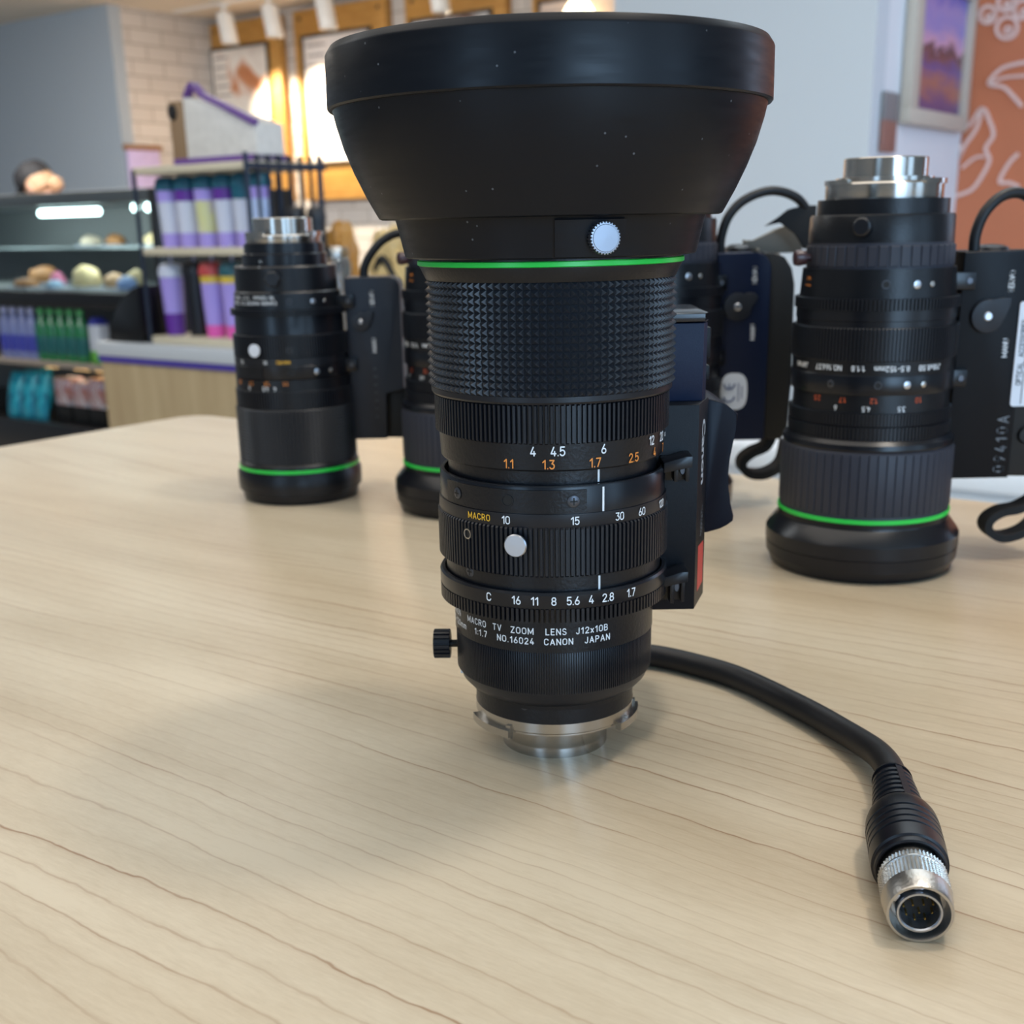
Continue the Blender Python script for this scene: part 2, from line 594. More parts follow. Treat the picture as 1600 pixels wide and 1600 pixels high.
_six = [_arc(.25, .27, .25, .27, 0, 360, 16), [(.015, .36), (.33, 1)]]
_r = _arc
FONT = {   # engraved single-stroke lettering, cap height 1: (advance, strokes)
    '0': (.5, [_r(.25, .75, .25, .25, 0, 180) + _r(.25, .25, .25, .25, 180, 360) + [(.5, .75)]]),
    '1': (.3, [[(.0, .76), (.25, 1), (.25, 0)]]),
    '2': (.5, [_r(.25, .74, .24, .26, 170, -35) + [(.0, 0), (.5, 0)]]),
    '3': (.5, [[(.02, 1), (.47, 1), (.24, .6)] + _r(.24, .3, .26, .3, 80, -150)]),
    '4': (.52, [[(.3, 1), (.0, .24), (.52, .24)], [(.38, .5), (.38, 0)]]),
    '5': (.5, [[(.46, 1), (.06, 1), (.03, .52)] + _r(.24, .32, .26, .32, 125, -150)]),
    '6': (.5, _six), '9': (.5, [[(.5 - x, 1 - y) for x, y in q] for q in _six]),
    '7': (.5, [[(0, 1), (.5, 1), (.16, 0)]]),
    '8': (.5, [_r(.25, .76, .22, .24, 0, 360, 16), _r(.25, .27, .25, .27, 0, 360, 16)]),
    '.': (.06, [[(.03, .0), (.03, .03)]]), ':': (.1, [[(.05, .1), (.05, .13)], [(.05, .62), (.05, .65)]]),
    '-': (.3, [[(.02, .45), (.28, .45)]]), ' ': (.3, []),
    'A': (.6, [[(0, 0), (.3, 1), (.6, 0)], [(.1, .3), (.5, .3)]]),
    'B': (.52, [[(0, 0), (0, 1), (.28, 1)] + _r(.28, .76, .21, .24, 90, -90) + [(0, .52)], [(.28, .52)] + _r(.28, .26, .24, .26, 90, -90) + [(0, 0)]]),
    'C': (.55, [_r(.28, .72, .28, .28, 15, 180) + _r(.28, .28, .28, .28, 180, 345)]),
    'D': (.56, [[(0, 0), (0, 1), (.26, 1)] + _r(.26, .7, .3, .3, 90, 0, 6) + _r(.26, .3, .3, .3, 0, -90, 6) + [(0, 0)]]),
    'E': (.46, [[(.46, 1), (0, 1), (0, 0), (.46, 0)], [(0, .52), (.4, .52)]]),
    'F': (.46, [[(.46, 1), (0, 1), (0, 0)], [(0, .52), (.4, .52)]]),
    'G': (.56, [_r(.28, .72, .28, .28, 20, 180) + _r(.28, .28, .28, .28, 180, 360) + [(.56, .45), (.34, .45)]]),
    'I': (.06, [[(.03, 0), (.03, 1)]]),
    'J': (.42, [[(.4, 1), (.4, .26)] + _r(.2, .24, .2, .24, 0, -165)]),
    'L': (.44, [[(0, 1), (0, 0), (.44, 0)]]),
    'M': (.76, [[(0, 0), (0, 1), (.38, .16), (.76, 1), (.76, 0)]]),
    'N': (.56, [[(0, 0), (0, 1), (.56, 0), (.56, 1)]]),
    'O': (.58, [_r(.29, .71, .29, .29, 0, 180) + _r(.29, .29, .29, .29, 180, 360) + [(.58, .71)]]),
    'P': (.52, [[(0, 0), (0, 1), (.27, 1)] + _r(.27, .74, .25, .26, 90, -90) + [(0, .48)]]),
    'R': (.54, [[(0, 0), (0, 1), (.27, 1)] + _r(.27, .74, .25, .26, 90, -90) + [(0, .48)], [(.28, .48), (.54, 0)]]),
    'S': (.5, [_r(.25, .75, .24, .25, 25, 200, 10) + [(.12, .55), (.38, .46)] + _r(.25, .25, .25, .25, 20, -155, 10)]),
    'T': (.54, [[(0, 1), (.54, 1)], [(.27, 1), (.27, 0)]]),
    'U': (.54, [[(0, 1), (0, .27)] + _r(.27, .27, .27, .27, 180, 360) + [(.54, 1)]]),
    'V': (.58, [[(0, 1), (.29, 0), (.58, 1)]]),
    'Z': (.54, [[(0, 1), (.54, 1), (0, 0), (.54, 0)]]),
    'x': (.4, [[(0, 0), (.4, .66)], [(0, .66), (.4, 0)]]),
    'm': (.72, [[(0, 0), (0, .68)], _r(.18, .48, .18, .2, 180, 0, 8) + [(.36, 0)], _r(.54, .48, .18, .2, 180, 0, 8) + [(.72, 0)]]),
    '\u221e': (.7, [_r(.17, .4, .17, .2, 0, 360, 14), _r(.53, .4, .17, .2, 0, 360, 14)]),
}


def engraved(text, bold=.012, space=1.0):
    """centred engraved lettering: flat strokes with round ends"""
    w = .062 + bold * .8
    v, f = [], []
    x = 0
    gap = .21 + (space - 1) * 1.2
    for ch in text:
        adv, strokes = FONT[ch]
        for st in strokes:
            for i, (px, py) in enumerate(st):
                k = len(v)
                v += [Vector((x + px + w * math.cos(a * PI / 4), py * (1 - 2 * w) + w + w * math.sin(a * PI / 4), 0)) for a in range(8)]
                f.append(tuple(range(k, k + 8)))
                if i:
                    qx, qy = st[i - 1]
                    a, b = Vector((x + qx, qy * (1 - 2 * w) + w)), Vector((x + px, py * (1 - 2 * w) + w))
                    d = b - a
                    if d.length < 1e-6:
                        continue
                    d.normalize()
                    n = Vector((-d.y, d.x)) * w
                    k = len(v)
                    v += [Vector((q.x, q.y, 0)) for q in (a + n, a - n, b - n, b + n)]
                    f.append((k, k + 1, k + 2, k + 3))
        x += adv + gap
    x -= gap
    for q in v:
        q.x -= x / 2
    return v, f


_cap = [None]


def glyphs(text, bold=.012, space=1.0):
    cu = bpy.data.curves.new('lettering', 'FONT')
    cu.body = text
    cu.align_x = 'CENTER'
    cu.offset = bold
    cu.space_character = space
    cu.resolution_u = 3
    o = bpy.data.objects.new('lettering', cu)
    COL.objects.link(o)
    dg = bpy.context.evaluated_depsgraph_get()
    me = bpy.data.meshes.new_from_object(o.evaluated_get(dg))
    v = [q.co.copy() for q in me.vertices]
    f = [tuple(p.vertices) for p in me.polygons]
    bpy.data.objects.remove(o)
    bpy.data.curves.remove(cu)
    bpy.data.meshes.remove(me)
    return v, f


def capheight():
    if _cap[0] is None:
        v, f = glyphs('H', 0)
        _cap[0] = max(q.y for q in v) - min(q.y for q in v)
    return _cap[0]


def cyl_text(g, text, rad, phi, z, h, flip=False, narrow=.92, bold=.012, lift=.12, space=1.0):
    """lettering wrapped on a cylinder; phi in degrees from the side facing the camera, z = middle height"""
    v, f = engraved(text, bold, space)
    k = h
    out = []
    for q in v:
        x, y = q.x * k * narrow, q.y * k - h / 2
        if flip:
            x, y = -x, -y
        a = R(phi) + x / rad
        r = rad + lift
        out.append((r * math.sin(a), -r * math.cos(a), z + y))
    g.add(out, f)


def flat_text(g, text, origin, right, up, h, narrow=.9, bold=.01, lift=None, space=1.0, logo=False):
    v, f = glyphs(text, bold, space) if logo else engraved(text, bold, space)
    k = h / capheight() if logo else h
    o, r, u_ = Vector(origin), Vector(right).normalized(), Vector(up).normalized()
    n = r.cross(u_) * (lift or .1)
    g.add([o + n + r * (q.x * k * narrow) + u_ * (q.y * k - h / 2) for q in v], f)


def on_cyl(rad, phi, z):
    a = R(phi)
    return Vector((rad * math.sin(a), -rad * math.cos(a), z))


def radial(rad, phi, z):
    """maps local (x along the tangent, y up, z outwards) onto the cylinder at phi"""
    a = R(phi)
    o = on_cyl(rad, phi, z)
    t = Vector((math.cos(a), math.sin(a), 0))
    n = Vector((math.sin(a), -math.cos(a), 0))
    return lambda q: o + t * q[0] + Vector((0, 0, 1)) * q[1] + n * q[2]


def patch(g, rad, p0, p1, z0, z1, th, n=24):
    """raised curved plate on a cylinder"""
    v, f = [], []
    for i in range(n + 1):
        p = p0 + (p1 - p0) * i / n
        for r, z in ((rad - .3, z0), (rad + th, z0), (rad + th, z1), (rad - .3, z1)):
            v.append(on_cyl(r, p, z))
    for i in range(n):
        for k in range(4):
            l = (k + 1) % 4
            f.append((i * 4 + k, i * 4 + l, (i + 1) * 4 + l, (i + 1) * 4 + k))
    f.append((3, 2, 1, 0))
    f.append((n * 4, n * 4 + 1, n * 4 + 2, n * 4 + 3))
    g.add(v, f)


def mark(g, rad, phi, z0, z1, w, lift=.08):
    d = math.degrees(w / rad / 2)
    patch(g, rad, phi - d, phi + d, z0, z1, lift, 2)


def ring(*pts):
    return G().lathe(list(pts), 128, True)


def screw(parent, rad, phi, z, r, cross=True, m=SCREWM, name='screw'):
    tf = radial(rad, phi, z)
    g = G().lathe([(1e-3, .25), (r * .75, .25), (r, .08), (r, -.6)], 24, tf=tf)
    o = g.build(name, m, parent, U)
    if cross:
        c = G()
        for a, b in ((r * .62, r * .13), (r * .13, r * .62)):
            c.box(-a, a, -b, b, .24, .29, tf=tf)
        c.lathe([(r * 1.02, .06), (r * 1.13, .06), (r * 1.13, .02), (r * 1.02, .02)], 24, True, tf=tf)
        c.build('cross_slot', DARK, o, U)
    return o


def hole(parent, rad, phi, z, r, rim=SCREWM, name='threaded_hole'):
    tf = radial(rad, phi, z)
    g = G().lathe([(r * .75, .05), (r * .8, .2), (r, .2), (r * 1.05, -.3), (r * .75, -.3)], 24, True, tf=tf)
    o = g.build(name, rim, parent, U)
    G().lathe([(1e-3, .08), (r * .78, .08)], 20, tf=tf).build('bore', DARK, o, U)
    return o


def knurled(r, rp, z0, z1, cols, rows):
    v, f = [], []
    for j in range(rows + 1):
        z = z0 + (z1 - z0) * j / rows
        for i in range(cols):
            a = 2 * PI * i / cols
            v.append((r * math.cos(a), r * math.sin(a), z))
    for j in range(rows):
        z = z0 + (z1 - z0) * (j + .5) / rows
        for i in range(cols):
            a = 2 * PI * (i + .5) / cols
            k = len(v)
            v.append((rp * math.cos(a), rp * math.sin(a), z))
            p, q = j * cols + i, j * cols + (i + 1) % cols
            s, t = q + cols, p + cols
            f += [(p, q, k), (q, s, k), (s, t, k), (t, p, k)]
    return v, f


# ------------------------------------------------------------------ room
def slab(name, a0, a1, b0, b1, h0, h1, m, parent=None, bev=0, sm=0):
    """box in shop coordinates"""
    g = G().box(a0, a1, b0, b1, h0, h1, bev)
    o = g.build(name, m, parent, 1, sm)
    if parent is None:
        o.rotation_euler = (0, 0, ANG)
    return o


WALLGREY = mat('grey_painted_wall', (160, 172, 184), .7, bump=.1, bscale=60)
WALLPALE = mat('pale_painted_wall', (205, 211, 216), .7, bump=.1, bscale=60)
WALLWHITE = mat('white_painted_wall', (226, 228, 232), .7, bump=.1, bscale=60)
WALLORANGE = mat('orange_painted_wall', (206, 122, 84), .65, mottle=.06, mscale=3)
CEIL = mat('ceiling_paint', (218, 208, 192), .8, bump=.1, bscale=30)
FLOOR = mat('grey_floor', (150, 146, 140), .5, mottle=.1, mscale=4)
TILE = tiles()
structure(slab('floor', -10, 4, -3, 7.2, -.1, 0, FLOOR))
structure(slab('ceiling', -10, 4, -3, 7.2, 2.5, 2.6, CEIL))
structure(slab('wall_left', -10, -7.291, 5.522, 5.62, 0, 2.5, WALLGREY))
structure(slab('wall_tiled_return', -7.39, -7.291, 5.62, 6.46, 0, 2.5, TILE))
structure(slab('wall_back', -7.39, -2.147, 6.452, 6.55, 0, 2.5, TILE))
structure(slab('wall_centre', -2.147, -1.31, 3.507, 3.6, 0, 2.5, WALLPALE))
structure(slab('wall_centre_return', -2.147, -2.06, 3.6, 6.452, 0, 2.5, WALLPALE))
structure(slab('wall_picture', -1.40, -1.31, 3.6, 4.45, 0, 2.5, WALLWHITE))
wo = structure(slab('wall_orange', -1.31, 3, 4.348, 4.45, 0, 2.5, WALLORANGE))

# white line drawings painted on the orange wall
LINE = mat('white_mural_paint', (240, 206, 196), .7)


def stroke(name, pts, wd=.011, sm=6):
    g = G()
    g.ribbon([(a, 4.344, h) for a, h in pts], (0, 1, 0), .008, wd, sm)
    return g.build(name, LINE, wo, 1, 0)


def wall_px(pts):
    # picture grid of the mural (420 x 340 sheet at 1600 wide) to wall coordinates
    out = []
    for x, y in pts:
        X, Y = 1180 + x * .2625, y * .2625
        out.append((-1.31 + (X - 1520) * .002 + (Y - 20) * .00004, 1.69 - (Y - 20) * .001935 - (X - 1520) * .0002))
    return out


stroke('leaf_drawing', wall_px([(1205, 1250), (1250, 1040), (1285, 900), (1250, 800), (1330, 745), (1400, 640), (1455, 720), (1480, 800),
                                (1440, 880), (1468, 950), (1430, 1050), (1370, 1140), (1270, 1190), (1205, 1250)]))
stroke('leaf_vein_drawing', wall_px([(1400, 640), (1375, 760), (1305, 880), (1255, 1020), (1210, 1230)]))
stroke('leaf_vein_drawing', wall_px([(1300, 1010), (1380, 940), (1440, 930)]), .008)
stroke('leaf_drawing', wall_px([(1640, 620), (1580, 560), (1520, 510), (1430, 490), (1490, 410), (1560, 380), (1650, 360)]))
stroke('leaf_vein_drawing', wall_px([(1430, 490), (1520, 455), (1650, 440)]), .008)
stroke('leaf_drawing', wall_px([(1640, 900), (1590, 960), (1540, 1075), (1600, 1080), (1660, 1100)]))
for cx_, cy_, r_ in ((1395, 90, 48), (1500, 20, 50), (1515, 165, 62), (1600, 60, 52)):
    stroke('berry_drawing', wall_px([(cx_ + r_ * math.cos(t * .785), cy_ + r_ * math.sin(t * .785)) for t in range(9)]))
    stroke('berry_drawing', wall_px([(cx_ + r_ * .3 * math.cos(t * .785) + 8, cy_ + r_ * .3 * math.sin(t * .785) + 14) for t in range(9)]), .009)

# ------------------------------------------------------------------ table
MAPLE = maple()
tx, ty = -.2358 * 1.2667, .9108 * 1.2667
tb = thing('table', 'long pale maple laminate table under all the camera lenses', 'table', (tx, ty, 0), ANG)


def rounded(x0, x1, y0, y1, r, n=6):
    out = []
    for cx_, cy_, a0 in ((x1 - r, y1 - r, 0), (x0 + r, y1 - r, 90), (x0 + r, y0 + r, 180), (x1 - r, y0 + r, 270)):
        for k in range(n + 1):
            a = R(a0 + 90 * k / n)
            out.append((cx_ + r * math.cos(a), cy_ + r * math.sin(a)))
    return out


g = G().prism(rounded(0, 2.4, -1.5, 0, .02), TABLE - .028, TABLE, lambda q: q.copy(), .002)
g.build('tabletop', MAPLE, tb)
LEGM = mat('dark_table_leg', (40, 40, 42), .4, .6)
for x, y in ((.12, -.12), (2.28, -.12), (.12, -1.38), (2.28, -1.38)):
    G().box(x - .03, x + .03, y - .03, y + .03, 0, TABLE - .028, .004).build('leg', LEGM, tb)

AX, AY, AA = 10.836, 299.8, R(2.07)      # main lens axis in lens units
# ------------------------------------------------------------------ foreground lens


def lens_root(name, label, D, az):
    o = thing(name, label, 'camera lens', (D * math.sin(az) * U, D * math.cos(az) * U, TABLE), -az, 'broadcast zoom lenses on the table')

    def loc(x, y, z=0):
        dx, dy = x - D * math.sin(az), y - D * math.cos(az)
        c, s = math.cos(az), math.sin(az)
        return Vector((c * dx - s * dy, s * dx + c * dy, z))
    return o, loc


def front_lens():
    L, loc = lens_root('zoom_lens', 'black zoom lens with wide rubber hood standing on its silver mount in front', 300, AA)
    # silver mount
    o = ring((14, .0), (13.2, .0), (13.2, 9), (20.4, 9), (20.4, 12.6), (20.9, 12.4), (20.9, 9.9), (20.5, 9.5), (14, 9.3), (14.05, 3.0), (13.95, 2.7), (14.0, 2.4)).build('bayonet_mount', SILVER, L, U)
    for p0, p1 in ((-74, -32), (50, 92), (170, 212)):
        t = G()
        patch(t, 20.8, p0, p1, 7.9, 9.9, 1.5, 20)
        mark(t, 20.6, p1 - 1.5, 7.4, 11.0, 1.3, .9)
        t.build('bayonet_tab', SILVER, o, U)
    screw(o, 21.2, 62, 9.6, .7, False, STEEL, 'locating_pin')
    o = ring((20.8, 12.4), (20.8, 16.2), (21.3, 16.4), (21.7, 20), (21.9, 24), (19, 24), (19, 12.4)).build('mount_barrel', BLACK, L, U)
    screw(o, 20.7, -21.5, 17.0, 1.2)
    t = G()
    cyl_text(t, 'F.B', 21.5, -64, 19.0, 1.2)
    t.build('lettering', WHITEP, o, U)
    # fine ribbed back-focus ring
    g = G().ribs(25.5, 25.15, 22.2, 33.2, 265, .5, 20)
    g.lathe([(21.6, 17.6), (22.6, 18.2), (24.2, 20), (25.1, 22.3), (20, 22.3), (20, 17.6)], 128, True)
    o = g.build('back_focus_ring', RIB, L, U)
    t = G()
    mark(t, 25.0, -72, 21.6, 22.6, .5, .5)
    t.build('index_mark', WHITEP, o, U)
    # lettered rear barrel
    o = ring((25.7, 33.2), (25.7, 43), (20, 43), (20, 33.2)).build('rear_barrel', BLACK, L, U)
    t = G()
    for s, p, z, h in (('CANON', -73.5, 38.75, 1.72), ('MACRO', -48.4, 38.75, 1.72), ('TV', -32.5, 38.75, 1.72), ('ZOOM', -17.4, 38.75, 1.72), ('LENS', 1.2, 38.75, 1.72),
                       ('J12x10B', 21.3, 38.75, 1.72), ('10-120mm', -70, 36.2, 1.72), ('1:1.7', -44.6, 36.2, 1.72), ('NO.16024', -21.6, 36.2, 1.72),
                       ('CANON', 2.6, 36.2, 1.72), ('JAPAN', 24.4, 36.2, 1.72)):
        cyl_text(t, s, 25.7, p, z, h, narrow=.93, bold=.014, space=1.12)
    t.build('lettering', WHITEP, o, U)
    # clamp knob on the left
    tf = radial(25.5, -90, 27.0)
    g = G().lathe([(1.0, -1), (1.0, 1.8)], 16, tf=tf)
    g.ribs(3.9, 3.45, 1.8, 6.2, 18, .55, .5, tf=tf)
    g.lathe([(1e-3, 1.8), (3.2, 1.8)], 24, tf=tf).lathe([(1e-3, 6.2), (3.2, 6.2)], 24, tf=tf)
    g.build('clamp_knob', BOOT, L, U)
    # iris ring
    g = ring((28.9, 45.4), (29.1, 46), (29.1, 48.8), (28.7, 49.4), (27.9, 49.4), (27.6, 47), (22, 47), (22, 45.4))
    g.ribs(29.1, 27.9, 41.9, 45.5, 150, .55, 22)
    o = g.build('iris_ring', SATIN, L, U)
    t = G()
    for s, p in (('C', -32), ('16', -17.6), ('11', -8.7), ('8', .2), ('5.6', 9.2), ('4', 17.9), ('2.8', 26.5), ('1.7', 39.9)):
        cyl_text(t, s, 29.1, p, 47.5, 2.15, narrow=.9)
    t.build('numerals', WHITEP, o, U)
    # neck between iris and zoom rings
    o = ring((27.4, 46), (27.4, 54), (22, 54), (22, 46)).build('inner_barrel', BLACK, L, U)
    screw(o, 27.3, -47.8, 52.0, 1.4)
    t = G()
    mark(t, 27.4, 23.5, 49.2, 52.6, .5)
    t.build('index_mark', WHITEP, o, U)
    # zoom ring
    g = G().ribs(29.1, 28.35, 53.2, 65.2, 150, .5, 22)
    g.lathe([(28.6, 65.1), (28.75, 65.5), (28.6, 68.3), (22, 68.3), (22, 65.1)], 128, True)
    o = g.build('zoom_ring', RIB, L, U)
    t = G()
    for s, p in (('10', -22.3), ('15', 10.4), ('30', 33.1), ('60', 47.6), ('120', 67.4)):
        cyl_text(t, s, 28.72, p, 66.75, 2.0, narrow=.9)
    t.build('numerals', WHITEP, o, U)
    t = G()
    cyl_text(t, 'MACRO', 28.72, -37.5, 66.8, 1.65, narrow=.92, space=1.1)
    lab(t.build('macro_lettering', YELLOWP, o, U), 'yellow lettering')
    tf = radial(29, -16.4, 61.3)
    kn = G().lathe([(1.5, -1), (1.5, 1.0), (2.7, 1.3), (2.75, 2.0), (2.5, 2.3), (1e-3, 2.32)], 40, tf=tf).build('zoom_knob', ALU, o, U)
    lab(kn, 'silver screw-in knob')
    hole(o, 28.9, -44.8, 62, 1.25, STEEL)
    # collar with screwed plate
    o = ring((28.3, 68.3), (28.3, 74.4), (28.0, 74.9), (27.2, 74.9), (26.6, 72), (22, 72), (22, 68.3)).build('collar', SATIN, L, U)
    t = G()
    patch(t, 28.3, -62, 16, 68.7, 74.0, .55, 40)
    pl = t.build('screw_plate', BLACK, o, U)
    screw(pl, 28.9, -51.8, 71.4, 1.35)
    screw(pl, 28.9, 9.7, 71.4, 1.4)
    hole(pl, 28.8, -21.3, 71.4, 1.5, BLACK)
    t = G()
    mark(t, 28.3, 24.6, 68.4, 74.2, .48)
    t.build('index_mark', WHITEP, o, U)
    # neck with mark
    o = ring((26.1, 72), (26.1, 79), (22, 79), (22, 72)).build('neck_barrel', BLACK, L, U)
    t = G()
    mark(t, 26.1, 24.3, 75, 77.9, .45)
    t.build('index_mark', WHITEP, o, U)
    # distance scale
    o = ring((27.5, 78.2), (27.8, 78.6), (28.1, 84.8), (22, 84.8), (22, 78.2)).build('distance_scale', BLACK, L, U)
    t = G()
    for s, p in (('4', -8.9), ('4.5', 2.7), ('6', 24.9), ('12', 57.1), ('20', 69.9), ('\u221e', 79)):
        cyl_text(t, s, 28.1, p, 83.0, 2.3, narrow=.9)
    t.build('numerals', WHITEP, o, U)
    t = G()
    for s, p in (('1.1', -20.9), ('1.3', -1.7), ('1.7', 20.7), ('2.5', 43), ('4', 61), ('7', 74)):
        cyl_text(t, s, 27.95, p, 79.95, 2.25, narrow=.9)
    lab(t.build('orange_numerals', ORANGEP, o, U), 'orange numerals')
    # focus ring: ribs and studs
    g = G().ribs(29.0, 28.1, 84.6, 93.7, 147, .45, 22)
    g.lathe([(29.2, 93.7), (29.6, 94.2), (29.6, 95.4), (22, 95.4), (22, 93.7)], 128, True)
    o = g.build('focus_gear', RIB, L, U)
    v, f = knurled(29.35, 30.35, 95.3, 120.4, 106, 15)
    M('focus_grip', v, f, KNURL, L, U, 0)
    # taper, green ring, front
    ring((29.9, 120.3), (31.4, 123.3), (31.4, 123.6), (22, 123.6), (22, 120.3)).build('front_barrel', BLACK, L, U)
    lab(ring((31.5, 123.5), (31.85, 123.7), (31.85, 124.6), (31.5, 124.8), (25, 124.8), (25, 123.5)).build('green_ring', GREEN, L, U), 'bright green ring')
    o = ring((31.3, 124.7), (31.3, 131), (29, 131), (28, 127), (28, 124.7)).build('front_rim', BLACK, L, U)
    G().lathe([(1e-3, 129), (12, 128.6), (22, 127.4), (28.5, 125.4)], 96).build('front_element', GLASSY, o, U)
    # rubber hood
    prof = [(32, 126), (34.2, 125.3), (34.6, 125.6), (36.4, 133.4), (36.6, 133.9), (39.6, 133.9), (40.3, 134.2), (40.9, 135.2), (43.1, 139.2), (45.5, 144.2),
            (47.5, 149.2), (49.0, 154.4), (49.7, 157.6), (50.5, 157.6), (50.85, 158.0), (50.7, 168.8), (50.5, 169.3), (49.6, 170.6), (48.6, 170.8),
            (46.4, 170.2), (45.5, 160), (43.5, 150), (38, 138), (34, 132), (32, 130)]
    g = G().lathe(prof, 160, True)
    h = g.build('lens_hood', HOOD, L, U, 28)
    # clamp block with silver thumb screw
    t = G()
    v, f = [], []
    n = 14
    for i in range(n + 1):
        p = 1.5 + 24.5 * i / n
        for r, z in ((33, 125.7), (35.35, 125.7), (37.1, 133.2), (34, 133.2)):
            v.append(on_cyl(r, p, z))
    for i in range(n):
        for k in range(4):
            l = (k + 1) % 4
            f.append((i * 4 + k, i * 4 + l, (i + 1) * 4 + l, (i + 1) * 4 + k))
    f += [(3, 2, 1, 0), (n * 4, n * 4 + 1, n * 4 + 2, n * 4 + 3)]
    t.add(v, f)
    t.build('clamp_block', HOOD, h, U)
    tf = radial(36.0, 17.5, 129.4)
    t = G().ribs(3.35, 3.05, .3, 2.6, 30, .5, 1.2, tf=tf)
    t.lathe([(2.9, 2.5), (2.75, 2.75), (1e-3, 2.8)], 32, tf=tf)
    lab(t.build('thumb_screw', mat('dull_aluminium', (150, 154, 164), .42, 1), h, U), 'silver knurled thumb screw')

    # servo drive on the right
    def up(q):
        v_ = loc(q[0], q[1])
        return Vector((v_.x, v_.y, q[2]))
    g = G()
    g.prism([(36.5, 299.8), (47.6, 299.8), (52.0, 313.2), (52.0, 343), (40, 343)], 35.4, 88.9, up, .35)
    s = g.build('servo_housing', SERVO, L, U)
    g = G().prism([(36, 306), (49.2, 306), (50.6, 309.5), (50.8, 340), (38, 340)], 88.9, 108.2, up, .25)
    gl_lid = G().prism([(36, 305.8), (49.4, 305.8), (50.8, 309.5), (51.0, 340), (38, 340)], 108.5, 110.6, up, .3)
    gl_lid.build('lid', GLOSSLID, g.build('upper_housing', NAVYH_REFL, L, U), U)
    g = G().box(50.7, 51.0, 313, 316.5, 91.5, 99.5, tf=up)
    lab(g.build('side_label', LABEL, s, U), 'narrow white label')
    g = G().box(50.4, 53.6, 322, 330, 92, 96, .4, tf=up).box(50.4, 53.4, 320, 330, 98, 106, .5, tf=up)
    g.build('side_switch', SERVO, s, U)
    # hand grip block
    pts = [(51.9, 88.2), (54.4, 87.6), (56.6, 86.6), (58.6, 85.3), (60.4, 83.8), (60.0, 80), (59.3, 76), (58.6, 71.8), (58.35, 68), (58.5, 64.3),
           (59.2, 60), (60.2, 56.4), (60.1, 55.0), (58.6, 53.8), (56.6, 52.8), (53.2, 51.9), (51.9, 51.8)]
    G().prism([(x, z) for x, z in pts], 316, 342, lambda q: up((q[0], q[2], q[1])), .5).build('hand_grip', NAVY_REFL, s, U)
    # brackets
    for x0, x1, z0, z1, sx_, sz_ in ((38.0, 45.0, 70.2, 77.4, 43.4, 73.2), (38.2, 44.6, 38.6, 48.0, 42.6, 42.5)):
        g = G()
        g.prism([(x0, z1 - 1.5), (x1 - 1.6, z1), (x1, z1), (x1, z1 - 2.6), (x0, z1 - 4)], 291.5, 301, lambda q: up((q[0], q[2], q[1])), .15)
        g.box(x1 - .9, x1, 296.5, 300.5, z0, z1 - .5, .1, tf=up)
        g.box(x1 - 4.2, x1 - 3.2, 293.5, 300.5, z0 + .6, z1 - 1.2, .1, tf=up)
        g.box(x0, x1, 298.6, 300.5, z0, z1 - 1, .1, tf=up)
        bk = g.build('mounting_bracket', SATIN, s, U)
        G().lathe([(1e-3, 3.0), (.85, 3.0), (1.0, 2.6), (1.0, 0)], 16, tf=lambda q: up((sx_ + q[0] * .7, 298.8 - q[2] * .55, sz_ + q[1] * 1.5))).build('bracket_screw', SCREWM, bk, U)
    # lettering on the slanted side face (47.6,299.8)-(52,313.2)
    a, b = loc(47.6, 299.8), loc(52.0, 313.2)
    t_ = (b - a).normalized()

    def side(k, z):
        q = a + (b - a) * k
        return Vector((q.x, q.y, z))
    t = G()
    flat_text(t, 'Canon', side(.52, 75.8), (0, 0, -1), t_, 4.0, narrow=1.08, bold=.03, lift=.08, logo=True)
    t.build('lettering', mat('pale_grey_logo', (172, 176, 182), .5), s, U)
    nrm = Vector((0, 0, -1)).cross(t_)
    t = G()
    for k, w0, z0, z1 in ((.50, .25, 53.5, 59.5), (.62, .25, 54, 61)):
        z = z0
        while z < z1:
            q = side(k, z)
            dz = random.choice((.5, .7, .9))
            c = [q + t_ * w0 * e + Vector((0, 0, d)) + nrm * .06 for e, d in ((-1, 0), (1, 0), (1, dz), (-1, dz))]
            t.add(c, [(0, 1, 2, 3)])
            z += dz + .35
    t.build('fine_print', GREYP, s, U)
    t = G()
    c = [side(.28, 39.2), side(.86, 39.6), side(.86, 51.0), side(.28, 51.4)]
    t.add([q + nrm * .05 for q in c] + [q - nrm * .1 for q in c], [(0, 1, 2, 3), (7, 6, 5, 4), (0, 1, 5, 4), (1, 2, 6, 5), (2, 3, 7, 6), (3, 0, 4, 7)])
    lab(t.build('warning_label', REDLAB, s, U), 'red label')
    # cable and plug
    path = [(39.5, 334, 38), (35, 338, 30), (31, 345, 16), (32, 352, 6.5), (38.5, 353.5, 3.9), (46, 351, 3.5), (55.5, 343.5, 3.5), (67, 331, 3.5), (79.5, 307.5, 3.6),
            (86.3, 290, 4.0), (89.6, 274, 5.6), (89.3, 262, 6.9), (87.6, 253, 7.4)]
    cb = G().tube([up(p) for p in path], 3.4, 20, 8).build('cable', CABLE, L, U)
    p0, p1 = Vector((87.3, 252.8, 7.5)), Vector((76.2, 199.4, 6.25))
    d = (p1 - p0)
    ln = d.length
    d.normalize()
    e1 = Vector((-d.y, d.x, 0)).normalized() * -1
    e2 = d.cross(e1)
    if e2.z < 0:
        e1, e2 = -e1, -e2

    def ax(q):   # z along the plug axis
        return up(p0 + d * q[2] + e1 * q[0] + e2 * q[1])
    # strain relief
    g = G()
    g.lathe([(1e-3, -2), (3.7, -2), (4.0, -1.2), (5.4, 17), (1e-3, 17)], 40, tf=ax)
